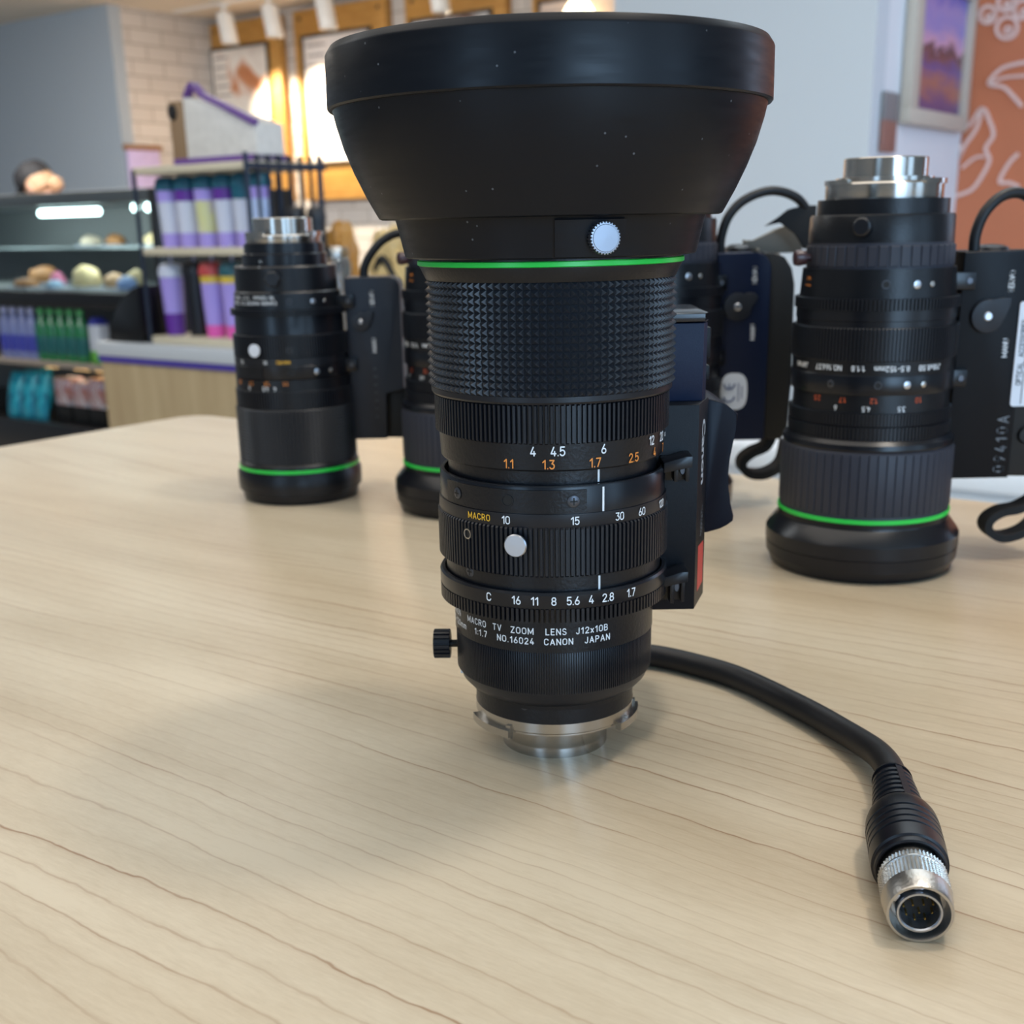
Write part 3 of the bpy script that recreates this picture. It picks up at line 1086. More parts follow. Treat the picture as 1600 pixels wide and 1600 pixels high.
    g.lathe([(4.45, -1.6), (4.6, -.6), (4.0, -.6), (4.0, -1.6)], 40, True, tf=ax)
    for k in range(6):
        z = .9 + k * 2.6
        r = 4.55 + .085 * z
        g.lathe([(r - 1, z), (r, z + .25), (r, z + 1.3), (r - 1, z + 1.55)], 40, True, tf=ax)
    for a_ in (76, 256):
        c, s_ = math.cos(R(a_)), math.sin(R(a_))
        g.box(-.8, .8, 0, 1.0, -1.5, 16.5, .05, tf=lambda q, c=c, s_=s_: ax((c * q[1] * (4.5 + .085 * q[2]) - s_ * q[0], s_ * q[1] * (4.5 + .085 * q[2]) + c * q[0], q[2])))
    g.build('strain_relief', BOOT, cb, U)
    prof = [(1e-3, 15.6), (5.7, 15.6), (6.2, 16.6), (7.1, 18.6), (7.55, 20.4), (7.75, 22.6)]
    for k in range(4):
        z = 24.2 + k * 2.5
        prof += [(7.8, z), (7.3, z + .15), (7.3, z + .65), (7.8, z + .8)]
    prof += [(7.75, 34.6), (7.65, 37.0), (7.2, 37.3), (7.15, 38.9), (6.8, 39.2), (6.3, 38.8), (6.1, 36.5), (1e-3, 36.5)]
    lab(G().lathe(prof, 56, tf=ax).build('plug_boot', BOOT, cb, U), 'black ribbed boot')
    # metal shell
    prof = [(1e-3, 37), (5.75, 37), (5.8, 41.2), (6.3, 41.5), (6.4, 41.7), (6.3, 43.2), (6.7, 43.5), (6.7, 43.9), (6.35, 44.1), (6.35, 49.0), (6.7, 49.3), (6.65, 50), (6.3, ln - .4), (6.1, ln),
            (5.65, ln), (5.5, ln - .5), (5.35, ln - 5), (1e-3, ln - 5)]
    sh = G().lathe(prof, 72, tf=ax).build('plug', STEEL, L, U)
    lab(sh, 'round multi-pin metal plug')
    for za, zb, rows in ((41.6, 43.4, 3), (44.0, 49.1, 8)):
        v, f = knurled(6.35, 6.85, za, zb, 54, rows)
        M('plug_knurl', [ax(Vector(q)) for q in v], f, STEEL, sh, U, 0)
    G().lathe([(3.65, ln - 5), (3.65, ln - .7), (3.85, ln - .4), (4.2, ln - .4), (4.35, ln - .8), (4.35, ln - 5)], 56, tf=ax).build('inner_sleeve', ALU, sh, U)
    lab(G().lathe([(1e-3, ln - 4.2), (3.8, ln - 4.2)], 40, tf=ax).build('pin_insert', DARK, sh, U), 'black pin insert')
    g = G()
    for a_ in (95, 150):
        c, s_ = math.cos(R(a_)), math.sin(R(a_))
        g.box(-.9, .9, 4.7, 5.5, ln - 3.6, ln - 1.0, .2, tf=lambda q, c=c, s_=s_: ax((c * q[1] - s_ * q[0], s_ * q[1] + c * q[0], q[2])))
    g.build('key_tab', ALU, sh, U)
    for k in range(12):
        rr, a_ = (2.75, k * 40 + 20) if k < 9 else (1.15, (k - 9) * 120 + 40)
        x, y = rr * math.cos(R(a_)), rr * math.sin(R(a_))
        G().lathe([(.22, ln - 4.4), (.22, ln - 2.3), (1e-3, ln - 2.0)], 8, tf=lambda q, x=x, y=y: ax((q[0] + x, q[1] + y, q[2]))).build('pin', GOLD, sh, U)
    return L


front_lens()


# ------------------------------------------------------------------ lenses behind, standing on their front caps
def servo_box(L, loc, xl, xr, zb, zt, y0, depth, corner=6, notch=None, txt_x=None, zs=(98.7, 75.3), knob=None, kr=4.2, tabdir=(1, .8), brk=(), cable=None, m=SERVO):
    def up(q):
        v_ = loc(q[0], q[1])
        return Vector((v_.x, v_.y, q[2]))
    pts = [(xl, zb), (xr, zb), (xr, zt - corner)]
    for k in range(1, 6):
        a = R(90 * k / 5)
        pts.append((xr - corner + corner * math.cos(a), zt - corner + corner * math.sin(a)))
    pts.append((xl, zt))
    if notch:   # (x, z): lower right part cut back to x below z
        pts = [(xl, zb), (notch[0], zb), (notch[0], notch[1]), (xr, notch[1] + 1.5)] + pts[2:]
    s = G().prism(pts, y0, y0 + depth, lambda q: up((q[0], q[2], q[1])), .5).build('servo_housing', m, L, U)
    if notch:
        G().prism([(notch[0] - 1, zb), (xr + .5, zb - .3), (xr + .5, notch[1] + 2), (notch[0] - 1, notch[1] + 1)], y0 + 4, y0 + depth,
                  lambda q: up((q[0], q[2], q[1])), .4).build('hand_grip', DARK, s, U)
    if knob:
        kx, kz = knob
        t = G()
        n = 28
        pl = []
        a0 = math.atan2(tabdir[1], tabdir[0])
        for k in range(n):
            a = 2 * PI * k / n
            da = (a - a0 + PI) % (2 * PI) - PI
            r = kr + max(0, (1 - abs(da) / .55)) * kr * .75
            pl.append((kx + r * math.cos(a), kz + r * math.sin(a)))
        t.prism(pl, y0 - 2.2, y0 + .1, lambda q: up((q[0], q[2], q[1])), .3)
        kb = t.build('mode_lever', LEVER, s, U)
        G().lathe([(1e-3, .5), (kr * .2, .5), (kr * .27, .2), (kr * .27, -.2)], 20, tf=lambda q: up((kx + q[0], y0 - 2.2 - q[2], kz + q[1]))).build('lever_screw', ALU, kb, U)
    right = Vector((0, 0, 1))
    upv = (loc(-1, 0) - loc(0, 0)).normalized()
    t = G()
    if txt_x:
        for st, z in (('SERVO', zs[0]), ('MANU', zs[1])):
            flat_text(t, st, up((txt_x, y0 - .05, z)), right, upv, 2.3, narrow=.95, bold=.02)
        t.build('lettering', WHITEP, s, U)
    for bz in brk:
        t = G().box(xl - 6, xl + 4.2, y0 - 2.4, y0 + .6, bz - 3.2, bz + 3.2, .4, tf=up)
        b_ = t.build('mounting_bracket', SATIN, s, U)
        G().lathe([(1e-3, .4), (1.1, .4), (1.3, 0)], 16, tf=lambda q, bz=bz: up((xl + 1.8 + q[0], y0 - 2.4 - q[2], bz + q[1]))).build('bracket_screw', SCREWM, b_, U)
    if cable:
        G().tube([up(p) for p in cable], 2.1, 14, 8).build('cable', CABLE, s, U)
    return s, up, right, upv


def left_lens():
    az = R(-9.97)
    L, loc = lens_root('zoom_lens', 'black zoom lens with white knob standing on its front cap, leftmost of the lenses', 628.5, az)
    G().lathe([(1e-3, .4), (27, .4), (28.6, 0), (29.3, .8), (29.9, 3.2), (29.9, 4.6), (30.4, 4.9), (30.4, 5.3), (31.5, 5.6), (31.6, 9)], 96).build('front_cap', SATIN, L, U, 18)
    ring((31.6, 8.6), (31.6, 14), (30.6, 15.6), (30.4, 17), (25, 17), (25, 8.6)).build('front_rim', BLACK, L, U)
    lab(ring((30.5, 16), (30.85, 16.2), (30.85, 17.5), (30.5, 17.7), (25, 17.7), (25, 16)).build('green_ring', GREEN, L, U), 'bright green ring')
    ring((30.4, 17.6), (30.2, 19.4), (29.2, 20.5), (25, 20.5), (25, 17.6)).build('front_barrel', BLACK, L, U)
    v, f = knurled(29.3, 30.1, 20.4, 47.5, 90, 17)
    M('focus_grip', v, f, KNURL, L, U, 0)
    g = G().ribs(29.2, 28.5, 47.5, 56.5, 120, .5, 22)
    g.build('focus_gear', RIB, L, U)
    o = ring((28.6, 56.5), (28.5, 62), (22, 62), (22, 56.5)).build('distance_scale', BLACK, L, U)
    t = G()
    for s, p in (('6', -49), ('4.5', -29), ('4', -19)):
        cyl_text(t, s, 28.6, p, 57.9, 2.2, True)
    t.build('numerals', WHITEP, o, U)
    t = G()
    for s, p in (('2.5', -66), ('1.7', -46), ('1.3', -27), ('1.1', -8)):
        cyl_text(t, s, 28.55, p, 60.4, 2.1, True)
    lab(t.build('orange_numerals', ORANGEP, o, U), 'orange numerals')
    o = ring((28.3, 62.4), (28.4, 62.8), (28.4, 68.4), (28.1, 68.8), (22, 68.8), (22, 62.4)).build('collar', SATIN, L, U)
    t = G()
    patch(t, 28.4, -78, -31, 62.6, 68.4, .5, 24)
    pl = t.build('screw_plate', BLACK, o, U)
    hole(pl, 28.8, -42, 65.6, 1.3, BLACK)
    hole(o, 28.4, -2, 65.5, 1.7, BLACK)
    screw(o, 28.4, 24, 65.5, 1.5, False, ALU)
    screw(o, 28.4, 40, 65.5, 1.1, False, STEEL)
    g = ring((28.4, 68.8), (28.4, 72.4), (22, 72.4), (22, 68.8))
    g.ribs(28.5, 27.8, 72.4, 83.2, 130, .5, 22)
    o = g.build('zoom_ring', RIB, L, U)
    t = G()
    for s, p in (('15', -58), ('10', -27)):
        cyl_text(t, s, 28.4, p, 70.6, 1.9, True)
    t.build('numerals', WHITEP, o, U)
    t = G()
    cyl_text(t, 'MACRO', 28.4, -9, 70.6, 1.7, True, narrow=1.0)
    lab(t.build('macro_lettering', YELLOWP, o, U), 'yellow lettering')
    tf = radial(28.4, -36, 76.4)
    lab(G().lathe([(1.5, -1), (1.5, .8), (3.0, 1.2), (3.1, 2.2), (1e-3, 2.3)], 32, tf=tf).build('zoom_knob', LABEL, o, U), 'white zoom knob')
    hole(o, 28.5, -2, 76.4, 1.4)
    ring((27.4, 83), (27.0, 84), (26.8, 92.6), (22, 92.6), (22, 83)).build('inner_barrel', SATIN, L, U)
    G().ribs(28.5, 27.4, 92.2, 95.4, 150, .55, 22).build('iris_ring', RIB, L, U)
    o = ring((26.6, 95.2), (26.0, 102.8), (25.3, 103.6), (20, 103.6), (20, 95.2)).build('rear_barrel', BLACK, L, U)
    t = G()
    for s, p, z in (('CANON', -20, 98.4), ('MACRO', -40, 98.4), ('TV', -54, 98.4), ('ZOOM', -68, 98.4), ('10-120mm', -26, 100.9), ('1:1.7', -49, 100.9), ('NO.16', -66, 100.9)):
        cyl_text(t, s, 26.4, p, z, 1.75, True, narrow=1.0, space=1.1, bold=.02)
    t.build('lettering', WHITEP, o, U)
    hole(o, 26.2, 1, 99, 1.3)
    screw(o, 26.2, 27, 98.6, 1.4, False, ALU)
    screw(o, 26.2, 42, 98.6, .9, False, STEEL)
    o = ring((25.2, 103.5), (25.2, 114.6), (24.6, 115.4), (20, 115.4), (20, 103.5)).build('back_focus_ring', BLACK, L, U)
    tf = radial(25, -14, 109.6)
    G().lathe([(1, -1), (1, .6), (3.9, .8), (4.1, 2.6), (3.4, 3.2), (1e-3, 3.2)], 6, tf=tf).build('clamp_knob', RIB, o, U)
    t = G()
    mark(t, 24.6, -30, 113.6, 115.2, 1.2, .3)
    cyl_text(t, 'F.B', 24.9, -34, 117.6, 1.2, True, lift=-3.9)
    t.build('index_mark', WHITEP, o, U)
    ring((20.7, 115.4), (20.7, 120.6), (19.7, 121.2), (19.5, 125.6), (15, 125.6), (15, 115.4)).build('mount_barrel', SATIN, L, U)
    o = ring((18.2, 125.5), (18.4, 126), (18.4, 129.2), (18, 129.6), (14.5, 130), (14.5, 137.2), (14.2, 137.5), (13.2, 137.5), (13.2, 125.5)).build('bayonet_mount', SILVER, L, U)
    for p0, p1 in ((-70, -30), (45, 85), (165, 205)):
        t = G()
        patch(t, 18.2, p0, p1, 129.0, 131, 1.2, 14)
        t.build('bayonet_tab', SILVER, o, U)
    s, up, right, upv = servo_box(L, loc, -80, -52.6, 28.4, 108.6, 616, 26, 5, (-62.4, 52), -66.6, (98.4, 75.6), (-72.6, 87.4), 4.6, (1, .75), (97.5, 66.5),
                                  [(-71.5, 630, 107), (-71, 630, 113), (-67, 630, 120), (-60, 631, 126.5), (-51, 633, 129), (-38, 640, 124), (-30, 650, 110)], SLATE_REFL)
    t = G()
    for k, c in enumerate('0941025'):
        flat_text(t, c, up((-66.8, 615.95, 40 + k * 4.0)), right, upv, 1.6, bold=0)
    t.build('serial_numerals', GREYP, s, U)
    return L


def tall_lens(L, loc, D, az, dec, axis_scale=1.0, phase=0):
    G().lathe([(1e-3, .4), (32, .4), (34, 0), (34.9, .8), (36.2, 4.4), (36.2, 4.9), (36.9, 5.1), (37.1, 9.0), (36.8, 9.15), (36.8, 9.5), (37.25, 9.7), (37.25, 14.4), (36.7, 15.4), (33.4, 19.6), (32.8, 20.1), (32.6, 21)], 112).build('front_cap', SATIN, L, U, 18)
    ring((32.7, 20.6), (32.7, 23.6), (28, 23.6), (28, 20.6)).build('front_rim', BLACK, L, U)
    lab(ring((32.7, 22.4), (33.05, 22.6), (33.05, 23.9), (32.7, 24.1), (28, 24.1), (28, 22.4)).build('green_ring', GREEN, L, U), 'bright green ring')
    g = ring((32.5, 24), (32.3, 25.2), (32.3, 48.8), (31.6, 49.6), (22, 49.6), (22, 24))
    g.ribs(32.75, 32.25, 25.2, 48.6, 62, .8, 30)
    lab(g.build('focus_grip', GREYRUB, L, U), 'grey ribbed rubber grip')
    ring((32.0, 49.6), (32.3, 50.2), (32.1, 52), (30.6, 53.4), (22, 53.4), (22, 49.6)).build('front_barrel', SATIN, L, U)
    g = G().ribs(30.4, 29.8, 53.4, 58.6, 130, .5, 22)
    g.ribs(30.3, 29.7, 58.8, 63.6, 150, .5, 22)
    g.build('focus_gear', RIB, L, U)
    o = ring((29.3, 63.5), (29.1, 70.4), (22, 70.4), (22, 63.5)).build('distance_scale', BLACK, L, U)
    if dec:
        t = G()
        for s, p in (('6', -24), ('4.5', -2), ('3.5', 23)):
            cyl_text(t, s, 29.25, p + phase, 65.2, 2.0, True)
        t.build('numerals', WHITEP, o, U)
        t = G()
        for s, p in (('2.5', -40), ('1.7', -19), ('1.2', 3), ('1.0', 36)):
            cyl_text(t, s, 29.2, p + phase, 68.2, 2.0, True)
        lab(t.build('red_numerals', REDP, o, U), 'orange-red numerals')
    o = ring((30.0, 70.3), (30.2, 70.8), (30.2, 76.8), (29.9, 77.4), (22, 77.4), (22, 70.3)).build('collar', SATIN, L, U)
    hole(o, 30.2, 5, 74, 1.4)
    screw(o, 30.2, 25, 74, 1.4, False, ALU)
    screw(o, 30.2, 38, 74, 1.1, False, STEEL)
    screw(o, 30.2, -28, 74, 1.4)
    o = ring((29.9, 77.3), (30, 82.3), (22, 82.3), (22, 77.3)).build('name_ring', BLACK, L, U)
    if dec:
        t = G()
        for s, p in (('J18x8.5B', 43), ('8.5-152mm', 14), ('1:1.8', -9), ('NO.16637', -31), ('JAPAN', -57)):
            cyl_text(t, s, 30, p + phase, 79.9, 2.1, True, narrow=.95, bold=.02, space=1.05)
        t.build('lettering', WHITEP, o, U)
    G().ribs(30.5, 29.9, 82.3, 94.3, 140, .5, 22).build('zoom_ring', RIB, L, U)
    ring((29.2, 94.2), (29.2, 96.4), (29.5, 96.6), (29.5, 100.4), (22, 100.4), (22, 94.2)).build('inner_barrel', SATIN, L, U)
    G().ribs(30.2, 29.3, 100.3, 104.4, 130, .55, 22).build('iris_ring', RIB, L, U)
    o = ring((28.5, 104.3), (27.8, 114.6), (22, 114.6), (22, 104.3)).build('rear_barrel', BLACK, L, U)
    hole(o, 28.2, 6, 109.4, 1.5)
    screw(o, 28.2, 29, 109.2, 1.5, False, ALU)
    screw(o, 28.2, 42, 109.2, 1.0, False, STEEL)
    t = G()
    cyl_text(t, 'M-1', 28.1, -61, 111.2, 1.6, True, bold=.02)
    cyl_text(t, 'MACRO', 28.1, -62, 108.2, 1.6, True, narrow=.7, bold=.02)
    lab(t.build('macro_lettering', ORANGEP, o, U), 'orange lettering')
    g = ring((26.6, 114.5), (26.2, 123.6), (20, 123.6), (20, 114.5))
    g.ribs(26.9, 26.3, 115.3, 122.6, 44, .72, 24)
    o = lab(g.build('macro_ring', GREYRUB, L, U), 'grey rubber ring')
    tf = radial(26.3, -68, 118.4)
    G().lathe([(1.2, -1), (1.2, 2), (2.6, 2.4), (3.0, 5), (2.6, 6.4), (1e-3, 6.6)], 20, tf=tf).build('macro_knob', mat('dark_red_knob', (62, 38, 42), .35), o, U)
    o = ring((26.2, 123.6), (26.0, 132.6), (25.5, 133.4), (20, 133.4), (20, 123.6)).build('back_focus_ring', BLACK, L, U)
    tf = radial(26, -14, 129.2)
    G().lathe([(1, -1), (2.6, .3), (3.3, .6), (3.3, 2), (2.6, 2.6), (1e-3, 2.6)], 24, tf=tf).build('clamp_knob', RIB, o, U)
    ring((23.7, 133.3), (23.6, 138.6), (15, 138.6), (15, 133.3)).build('mount_barrel', BLACK, L, U)
    o = ring((21.0, 138.5), (21.1, 139), (21.1, 143.8), (20.6, 144.4), (17.6, 144.8), (17.4, 146.2), (15, 146.4), (15, 152.6), (14.7, 153), (13.6, 153), (13.6, 138.5)).build('bayonet_mount', SILVER, L, U)
    for p0, p1 in ((-75, -35), (40, 82), (160, 200)):
        t = G()
        patch(t, 20.6, p0, p1, 143.6, 145.4, 1.4, 14)
        t.build('bayonet_tab', SILVER, o, U)


def strap(s, up, pts, wid=5, m=STRAP, name='hand_strap', wd=(0, 1, 0), th=1.6):
    w0 = up((wd[0], wd[1], 0)) - up((0, 0, 0))
    w0.z = wd[2]
    return G().ribbon([up(p) for p in pts], w0, wid, th, 8).build(name, m, s, U)


left_lens()

D4, A4 = 585, R(-1.85)
L4, loc4 = lens_root('zoom_lens', 'black lens with grey ribbed grip mostly hidden behind the left edge of the hooded lens', D4, A4)
tall_lens(L4, loc4, D4, A4, True, phase=-45)
servo_box(L4, loc4, 10, 40, 36, 118, 578, 26, 6, None, 26, (104, 80), (18, 94), 4.6, (1, .6), (108, 73), None)

D5, A5 = 572, R(6.95)
L5, loc5 = lens_root('zoom_lens', 'black lens behind the hooded lens, showing its servo grip with an oval label', D5, A5)
tall_lens(L5, loc5, D5, A5, False)
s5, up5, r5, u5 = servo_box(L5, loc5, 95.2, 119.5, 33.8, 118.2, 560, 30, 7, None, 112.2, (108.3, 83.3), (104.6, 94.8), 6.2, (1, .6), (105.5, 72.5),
                            [(98.4, 572, 117), (98.6, 572, 125), (102, 572, 134.5), (110, 573, 141.5), (122, 575, 144.6), (134, 578, 141), (142, 582, 132)], NAVYH_REFL)
# rounded side of the grip, wide at the top and narrow below
pts = [(116.5, 34.2), (128, 33.4), (131, 38), (131.6, 60), (131, 104), (129.4, 111), (126, 116), (120.5, 118), (116.5, 118)]
G().prism(pts, 562, 592, lambda q: up5((q[0], q[2], q[1])), 1.0).build('hand_grip', DARK, s5, U)
o = G()
n = 28
pl = []
for k in range(n):
    a = 2 * PI * k / n
    sx, sz = math.cos(a), math.sin(a)
    e = (abs(sx) ** 3 + abs(sz) ** 3) ** (-1 / 3)
    pl.append((104.6 + 6.1 * sx * e, 56.6 + 8.4 * sz * e))
o.prism(pl, 559.6, 560.1, lambda q: up5((q[0], q[2], q[1])))
ce = lab(o.build('ce_label', LABEL, s5, U), 'oval white label')
t = G()
for zc in (52.2, 58.0):      # C and E lying on their backs
    arc = [(102.3 + 2.5 * math.cos(R(q)), zc + 2.4 + 2.6 * math.sin(R(q))) for q in range(185, 356, 17)]
    t.ribbon([up5((x, 559.4, z)) for x, z in arc], up5((0, 1, 0)) - up5((0, 0, 0)), .25, .7, 2)
t.ribbon([up5((102.3, 559.4, 58.0)), up5((102.3, 559.4, 60.2))], up5((0, 1, 0)) - up5((0, 0, 0)), .25, .6, 2)
for x, a, b in ((106.6, 52, 60.5), (108.2, 53.5, 59)):
    t.ribbon([up5((x, 559.4, a)), up5((x, 559.4, b))], up5((0, 1, 0)) - up5((0, 0, 0)), .25, .35, 2)
t.build('lettering', mat('label_grey_ink', (92, 104, 140), .5), ce, U)
strap(s5, up5, [(128, 580, 35), (124, 578, 28), (117, 576, 25.2), (112.6, 575, 21.8), (112.6, 574, 17.8), (117, 573, 15.2), (124, 573, 15.6), (131, 575, 20), (134, 578, 30)], 12, th=3.6)
# grey hand strap with black leather flap
strap(s5, up5, [(121, 592, 119), (126, 600, 119), (133, 607, 112), (138, 611, 98), (137, 610, 80), (131, 604, 62), (124, 594, 52)], 16, GSTRAP, 'padded_strap', (.5, 1, 0))
g = G()
g.prism([(119.5, 129.2), (125, 132.6), (130, 136.4), (137, 138), (143, 138), (143, 118), (138, 119), (134, 126), (127, 131)], 578, 580.5, lambda q: up5((q[0], q[2], q[1])), .4)
g.build('strap_flap', STRAP, s5, U)
g = G().prism([(112, 123.4), (117, 122.4), (126, 127.5), (134, 130.2), (138, 128), (140, 117), (118, 117), (112, 119)], 588, 592, lambda q: up5((q[0], q[2], q[1])), .6)
g.build('strap_pad', GSTRAP, s5, U)
G().lathe([(1e-3, 5), (5, 4.6), (8, 3), (9, 0)], 24, tf=lambda q: up5((108.5 + q[0] * .75, 583 + q[1], 117.5 + q[2] * .85))).build('rocker_switch', RIB, s5, U)

D6, A6 = 489.7, R(16.68)
L6, loc6 = lens_root('zoom_lens', 'tall black zoom lens with grey rubber grip and bare silver mount, rightmost of the lenses', D6, A6)
tall_lens(L6, loc6, D6, A6, True)
s6, up6, r6, u6 = servo_box(L6, loc6, 171.5, 196.4, 33.4, 119.4, 466, 30, 3, None, 190.0, (108.4, 83.8), (181.6, 95.9), 6.2, (1, .75), (109, 73),
                            [(179.2, 478, 118), (179.4, 478, 126), (182.5, 478, 134), (190, 480, 139.6), (199, 482, 139), (208, 484, 130)])
g = G().prism([(195, 33.6), (214, 33), (216, 60), (214, 119), (196, 119.4)], 468, 498, lambda q: up6((q[0], q[2], q[1])), 1.2)
g.lathe([(1e-3, 2.2), (3, 2), (3.6, 0)], 24, tf=lambda q: up6((202.5 + q[0], 468 - q[2] * .8, 50 + q[1])))
g.build('hand_grip', DARK, s6, U)
pl = [(194.0 + x, z) for x, z in rounded(0, 12, 61.5, 101, 1.2, 4)]
lb = lab(G().prism(pl, 465.4, 466.05, lambda q: up6((q[0], q[2], q[1]))).build('accessory_label', LABEL, s6, U), 'white printed label')
t = G()
flat_text(t, 'OPTICAL  ACCESSORIES', up6((196.2, 465.35, 82.0)), r6, u6, 2.2, narrow=.84, bold=.012)
for z0, z1 in ((62.5, 75), (76, 99)):
    t.ribbon([up6((197.9, 465.3, z0)), up6((197.9, 465.3, z1))], up6((0, 1, 0)) - up6((0, 0, 0)), .2, .25, 2)
    t.ribbon([up6((200.2, 465.3, z0)), up6((200.2, 465.3, z1 - 2))], up6((0, 1, 0)) - up6((0, 0, 0)), .2, .2, 2)
t.build('lettering', mat('label_black_ink', (60, 62, 70), .5), lb, U)
t = G()
flat_text(t, '09410A', up6((192.2, 465.95, 46.8)), r6, u6, 4.6, narrow=.86, bold=0, space=1.25)
t.build('serial_numerals', GREYP, s6, U)
strap(s6, up6, [(214, 478, 33), (212, 474, 25), (204, 471, 20.5), (196.5, 470, 19.2), (191.6, 469, 16.8), (190.4, 469, 13.5), (193, 469, 10.2), (198, 469, 8.8), (206, 470, 11), (214, 474, 16)], 9, th=3.0)
G().lathe([(1e-3, 4), (5, 3.6), (8, 2.4), (9, 0)], 24, tf=lambda q: up6((188 + q[0] * .75, 484 + q[1], 118.9 + q[2] * .7))).build('rocker_switch', RIB, s6, U)


# ------------------------------------------------------------------ counter and display rack
def rthing(name, label, cat, a, b, h, group=None, rz=0):
    return thing(name, label, cat, room(a, b, h), ANG + rz, group)


OAK = plank('pale_oak_panel', (176, 150, 112), (198, 174, 134), (9, 9, 1))
WOODSHELF = mat('beige_shelf_board', (206, 194, 168), .5)
CTOP = mat('pale_grey_worktop', (200, 203, 206), .35)
PURPLE = mat('purple_trim', (72, 56, 150), .5)
GUN = mat('dark_blue_steel', (42, 50, 64), .4, .5)
c = rthing('counter', 'low service counter with pale top, purple stripe and oak front, under the tumbler rack', 'counter', -2.873, 2.018, 0)
G().box(0, 1.4, 0, .62, .748, .785, .003).build('worktop', CTOP, c)
lab(G().box(0, 1.4, .004, .61, .732, .748).build('edge_stripe', PURPLE, c), 'purple stripe')
G().box(.004, 1.4, .01, .6, 0, .732).build('front_panel', OAK, c)

st = rthing('counter_stand', 'black curved-front stand at the left end of the oak counter', 'stand', -2.86, 2.05, .785)
pts = [(0, 0), (.02, .04), (.05, .085), (.085, .118), (.125, .14), (.15, .146), (.15, 0)]
G().prism(pts, 0, .16, lambda q: Vector((q[0], q[2], q[1])), .004).build('curved_panel', mat('gloss_black', (10, 10, 12), .3), st)
G().box(-.005, .155, -.005, .165, -.0005, .004).build('base', DARK, st)

rk = rthing('display_rack', 'small open tumbler rack with beige shelves and dark rods on the counter', 'rack', -2.69, 2.057, .785)
for z in (.0, .222, .418):
    G().box(.0, .425, 0, .24, z + .0, z + .018, .002).build('shelf', WOODSHELF, rk)
for x, y in ((.006, .0), (.425, .0), (.006, .24), (.425, .24)):
    G().tube([(x, y, 0), (x, y, .455 if x > .2 else .43)], .006, 10, 0).build('post', GUN, rk)
for x in [.05 + .045 * k for k in range(8)]:
    G().tube([(x, .238, .0), (x, .238, .43)], .004, 8, 0).build('rod', GUN, rk)
for y in [.035 * k for k in range(1, 8)]:
    q = G().tube([(.425, y, .0), (.425, y, .44)], .0045, 8, 0)
    q.lathe([(1e-4, .452), (.006, .448), (.008, .443), (.006, .437), (1e-4, .434)], 10, tf=lambda v_, y=y: Vector((v_.x + .425, v_.y + y, v_.z)))
    q.build('rod', GUN, rk)
G().box(.42, .43, 0, .26, .418, .432).build('side_rail', GUN, rk)

TEAL = mat('teal_lid', (24, 92, 112), .4)
TWHITE = mat('white_tumbler', (206, 210, 226), .35)
TLAV = mat('lavender_tumbler', (168, 150, 224), .4)
TPURP = mat('purple_tumbler', (98, 48, 150), .4)
TPINK = mat('pink_tumbler', (224, 92, 176), .4)
TYEL = mat('yellow_band', (216, 186, 70), .4)
TBLACK = mat('black_tumbler', (22, 22, 28), .35)
STRAW = mat('pale_straw', (188, 188, 214), .4)


def tumbler(name, label, a, b, h, hh, r, bands, lidm=None, straw=False, group=None):
    """bands: list of (z0, z1, material); r at the top, tapering down"""
    t = rthing(name, label, 'tumbler', a, b, h, group)
    rr = lambda z: r * (.78 + .22 * min(1, z / hh))
    for i, (z0, z1, m, nm) in enumerate(bands):
        p = [(1e-4, z0), (rr(z0), z0), (rr((z0 + z1) / 2), (z0 + z1) / 2), (rr(z1), z1), (1e-4, z1)]
        G().lathe(p, 24).build(nm, m, t)
    if lidm:
        G().lathe([(1e-4, hh - .002), (r * 1.06, hh - .002), (r * 1.08, hh + .012), (r * .9, hh + .028), (r * .4, hh + .032), (1e-4, hh + .032)], 24).build('lid', lidm, t)
    if straw:
        G().tube([(0, 0, hh - .03), (.006, 0, hh + .075)], .004, 8, 0).build('straw', STRAW, t)
    return t


GR = 'tumblers on the upper rack shelf'
words = ['leftmost tumbler with teal lid on the upper rack shelf', 'second tumbler from the left on the upper rack shelf, with purple neck',
         'third tumbler from the left on the upper rack shelf, with yellowish streak', 'fourth tumbler from the left on the upper rack shelf',
         'fifth tumbler from the left on the upper rack shelf, under a teal lid', 'rightmost pale blue tumbler on the upper rack shelf, by the corner post']
TSTREAK = art('streaked_tumbler', [(.3, (200, 206, 226)), (.5, (214, 214, 150)), (.62, (196, 180, 232)), (.8, (168, 150, 224))], 9, (1, 1, .4))
for k, a in enumerate((-2.648, -2.575, -2.502, -2.430, -2.362, -2.305)):
    body = (TWHITE, TWHITE, TSTREAK, TWHITE, TWHITE, mat('pale_blue_tumbler', (186, 204, 240), .35))[k]
    tumbler('tumbler', words[k], a, 2.13, 1.0255, .142, .030, [(0, .035, TLAV, 'base_band'), (.035, .112, body, 'cup'), (.112, .142, (TLAV, TPURP, TLAV, TPURP, TEAL, TLAV)[k], 'neck_band')],
            TEAL, False, GR)
GR = 'tumblers on the lower rack shelf'
tumbler('tumbler', 'lavender and purple two-tone tumbler on the lower rack shelf', -2.655, 2.12, .8035, .15, .031, [(0, .055, TPURP, 'base_band'), (.055, .15, TLAV, 'cup')], TWHITE, True, GR)
tumbler('tumbler', 'black tumbler next to the purple two-tone one on the lower rack shelf', -2.575, 2.13, .8035, .155, .029, [(0, .155, TBLACK, 'cup')], TBLACK, True, GR)
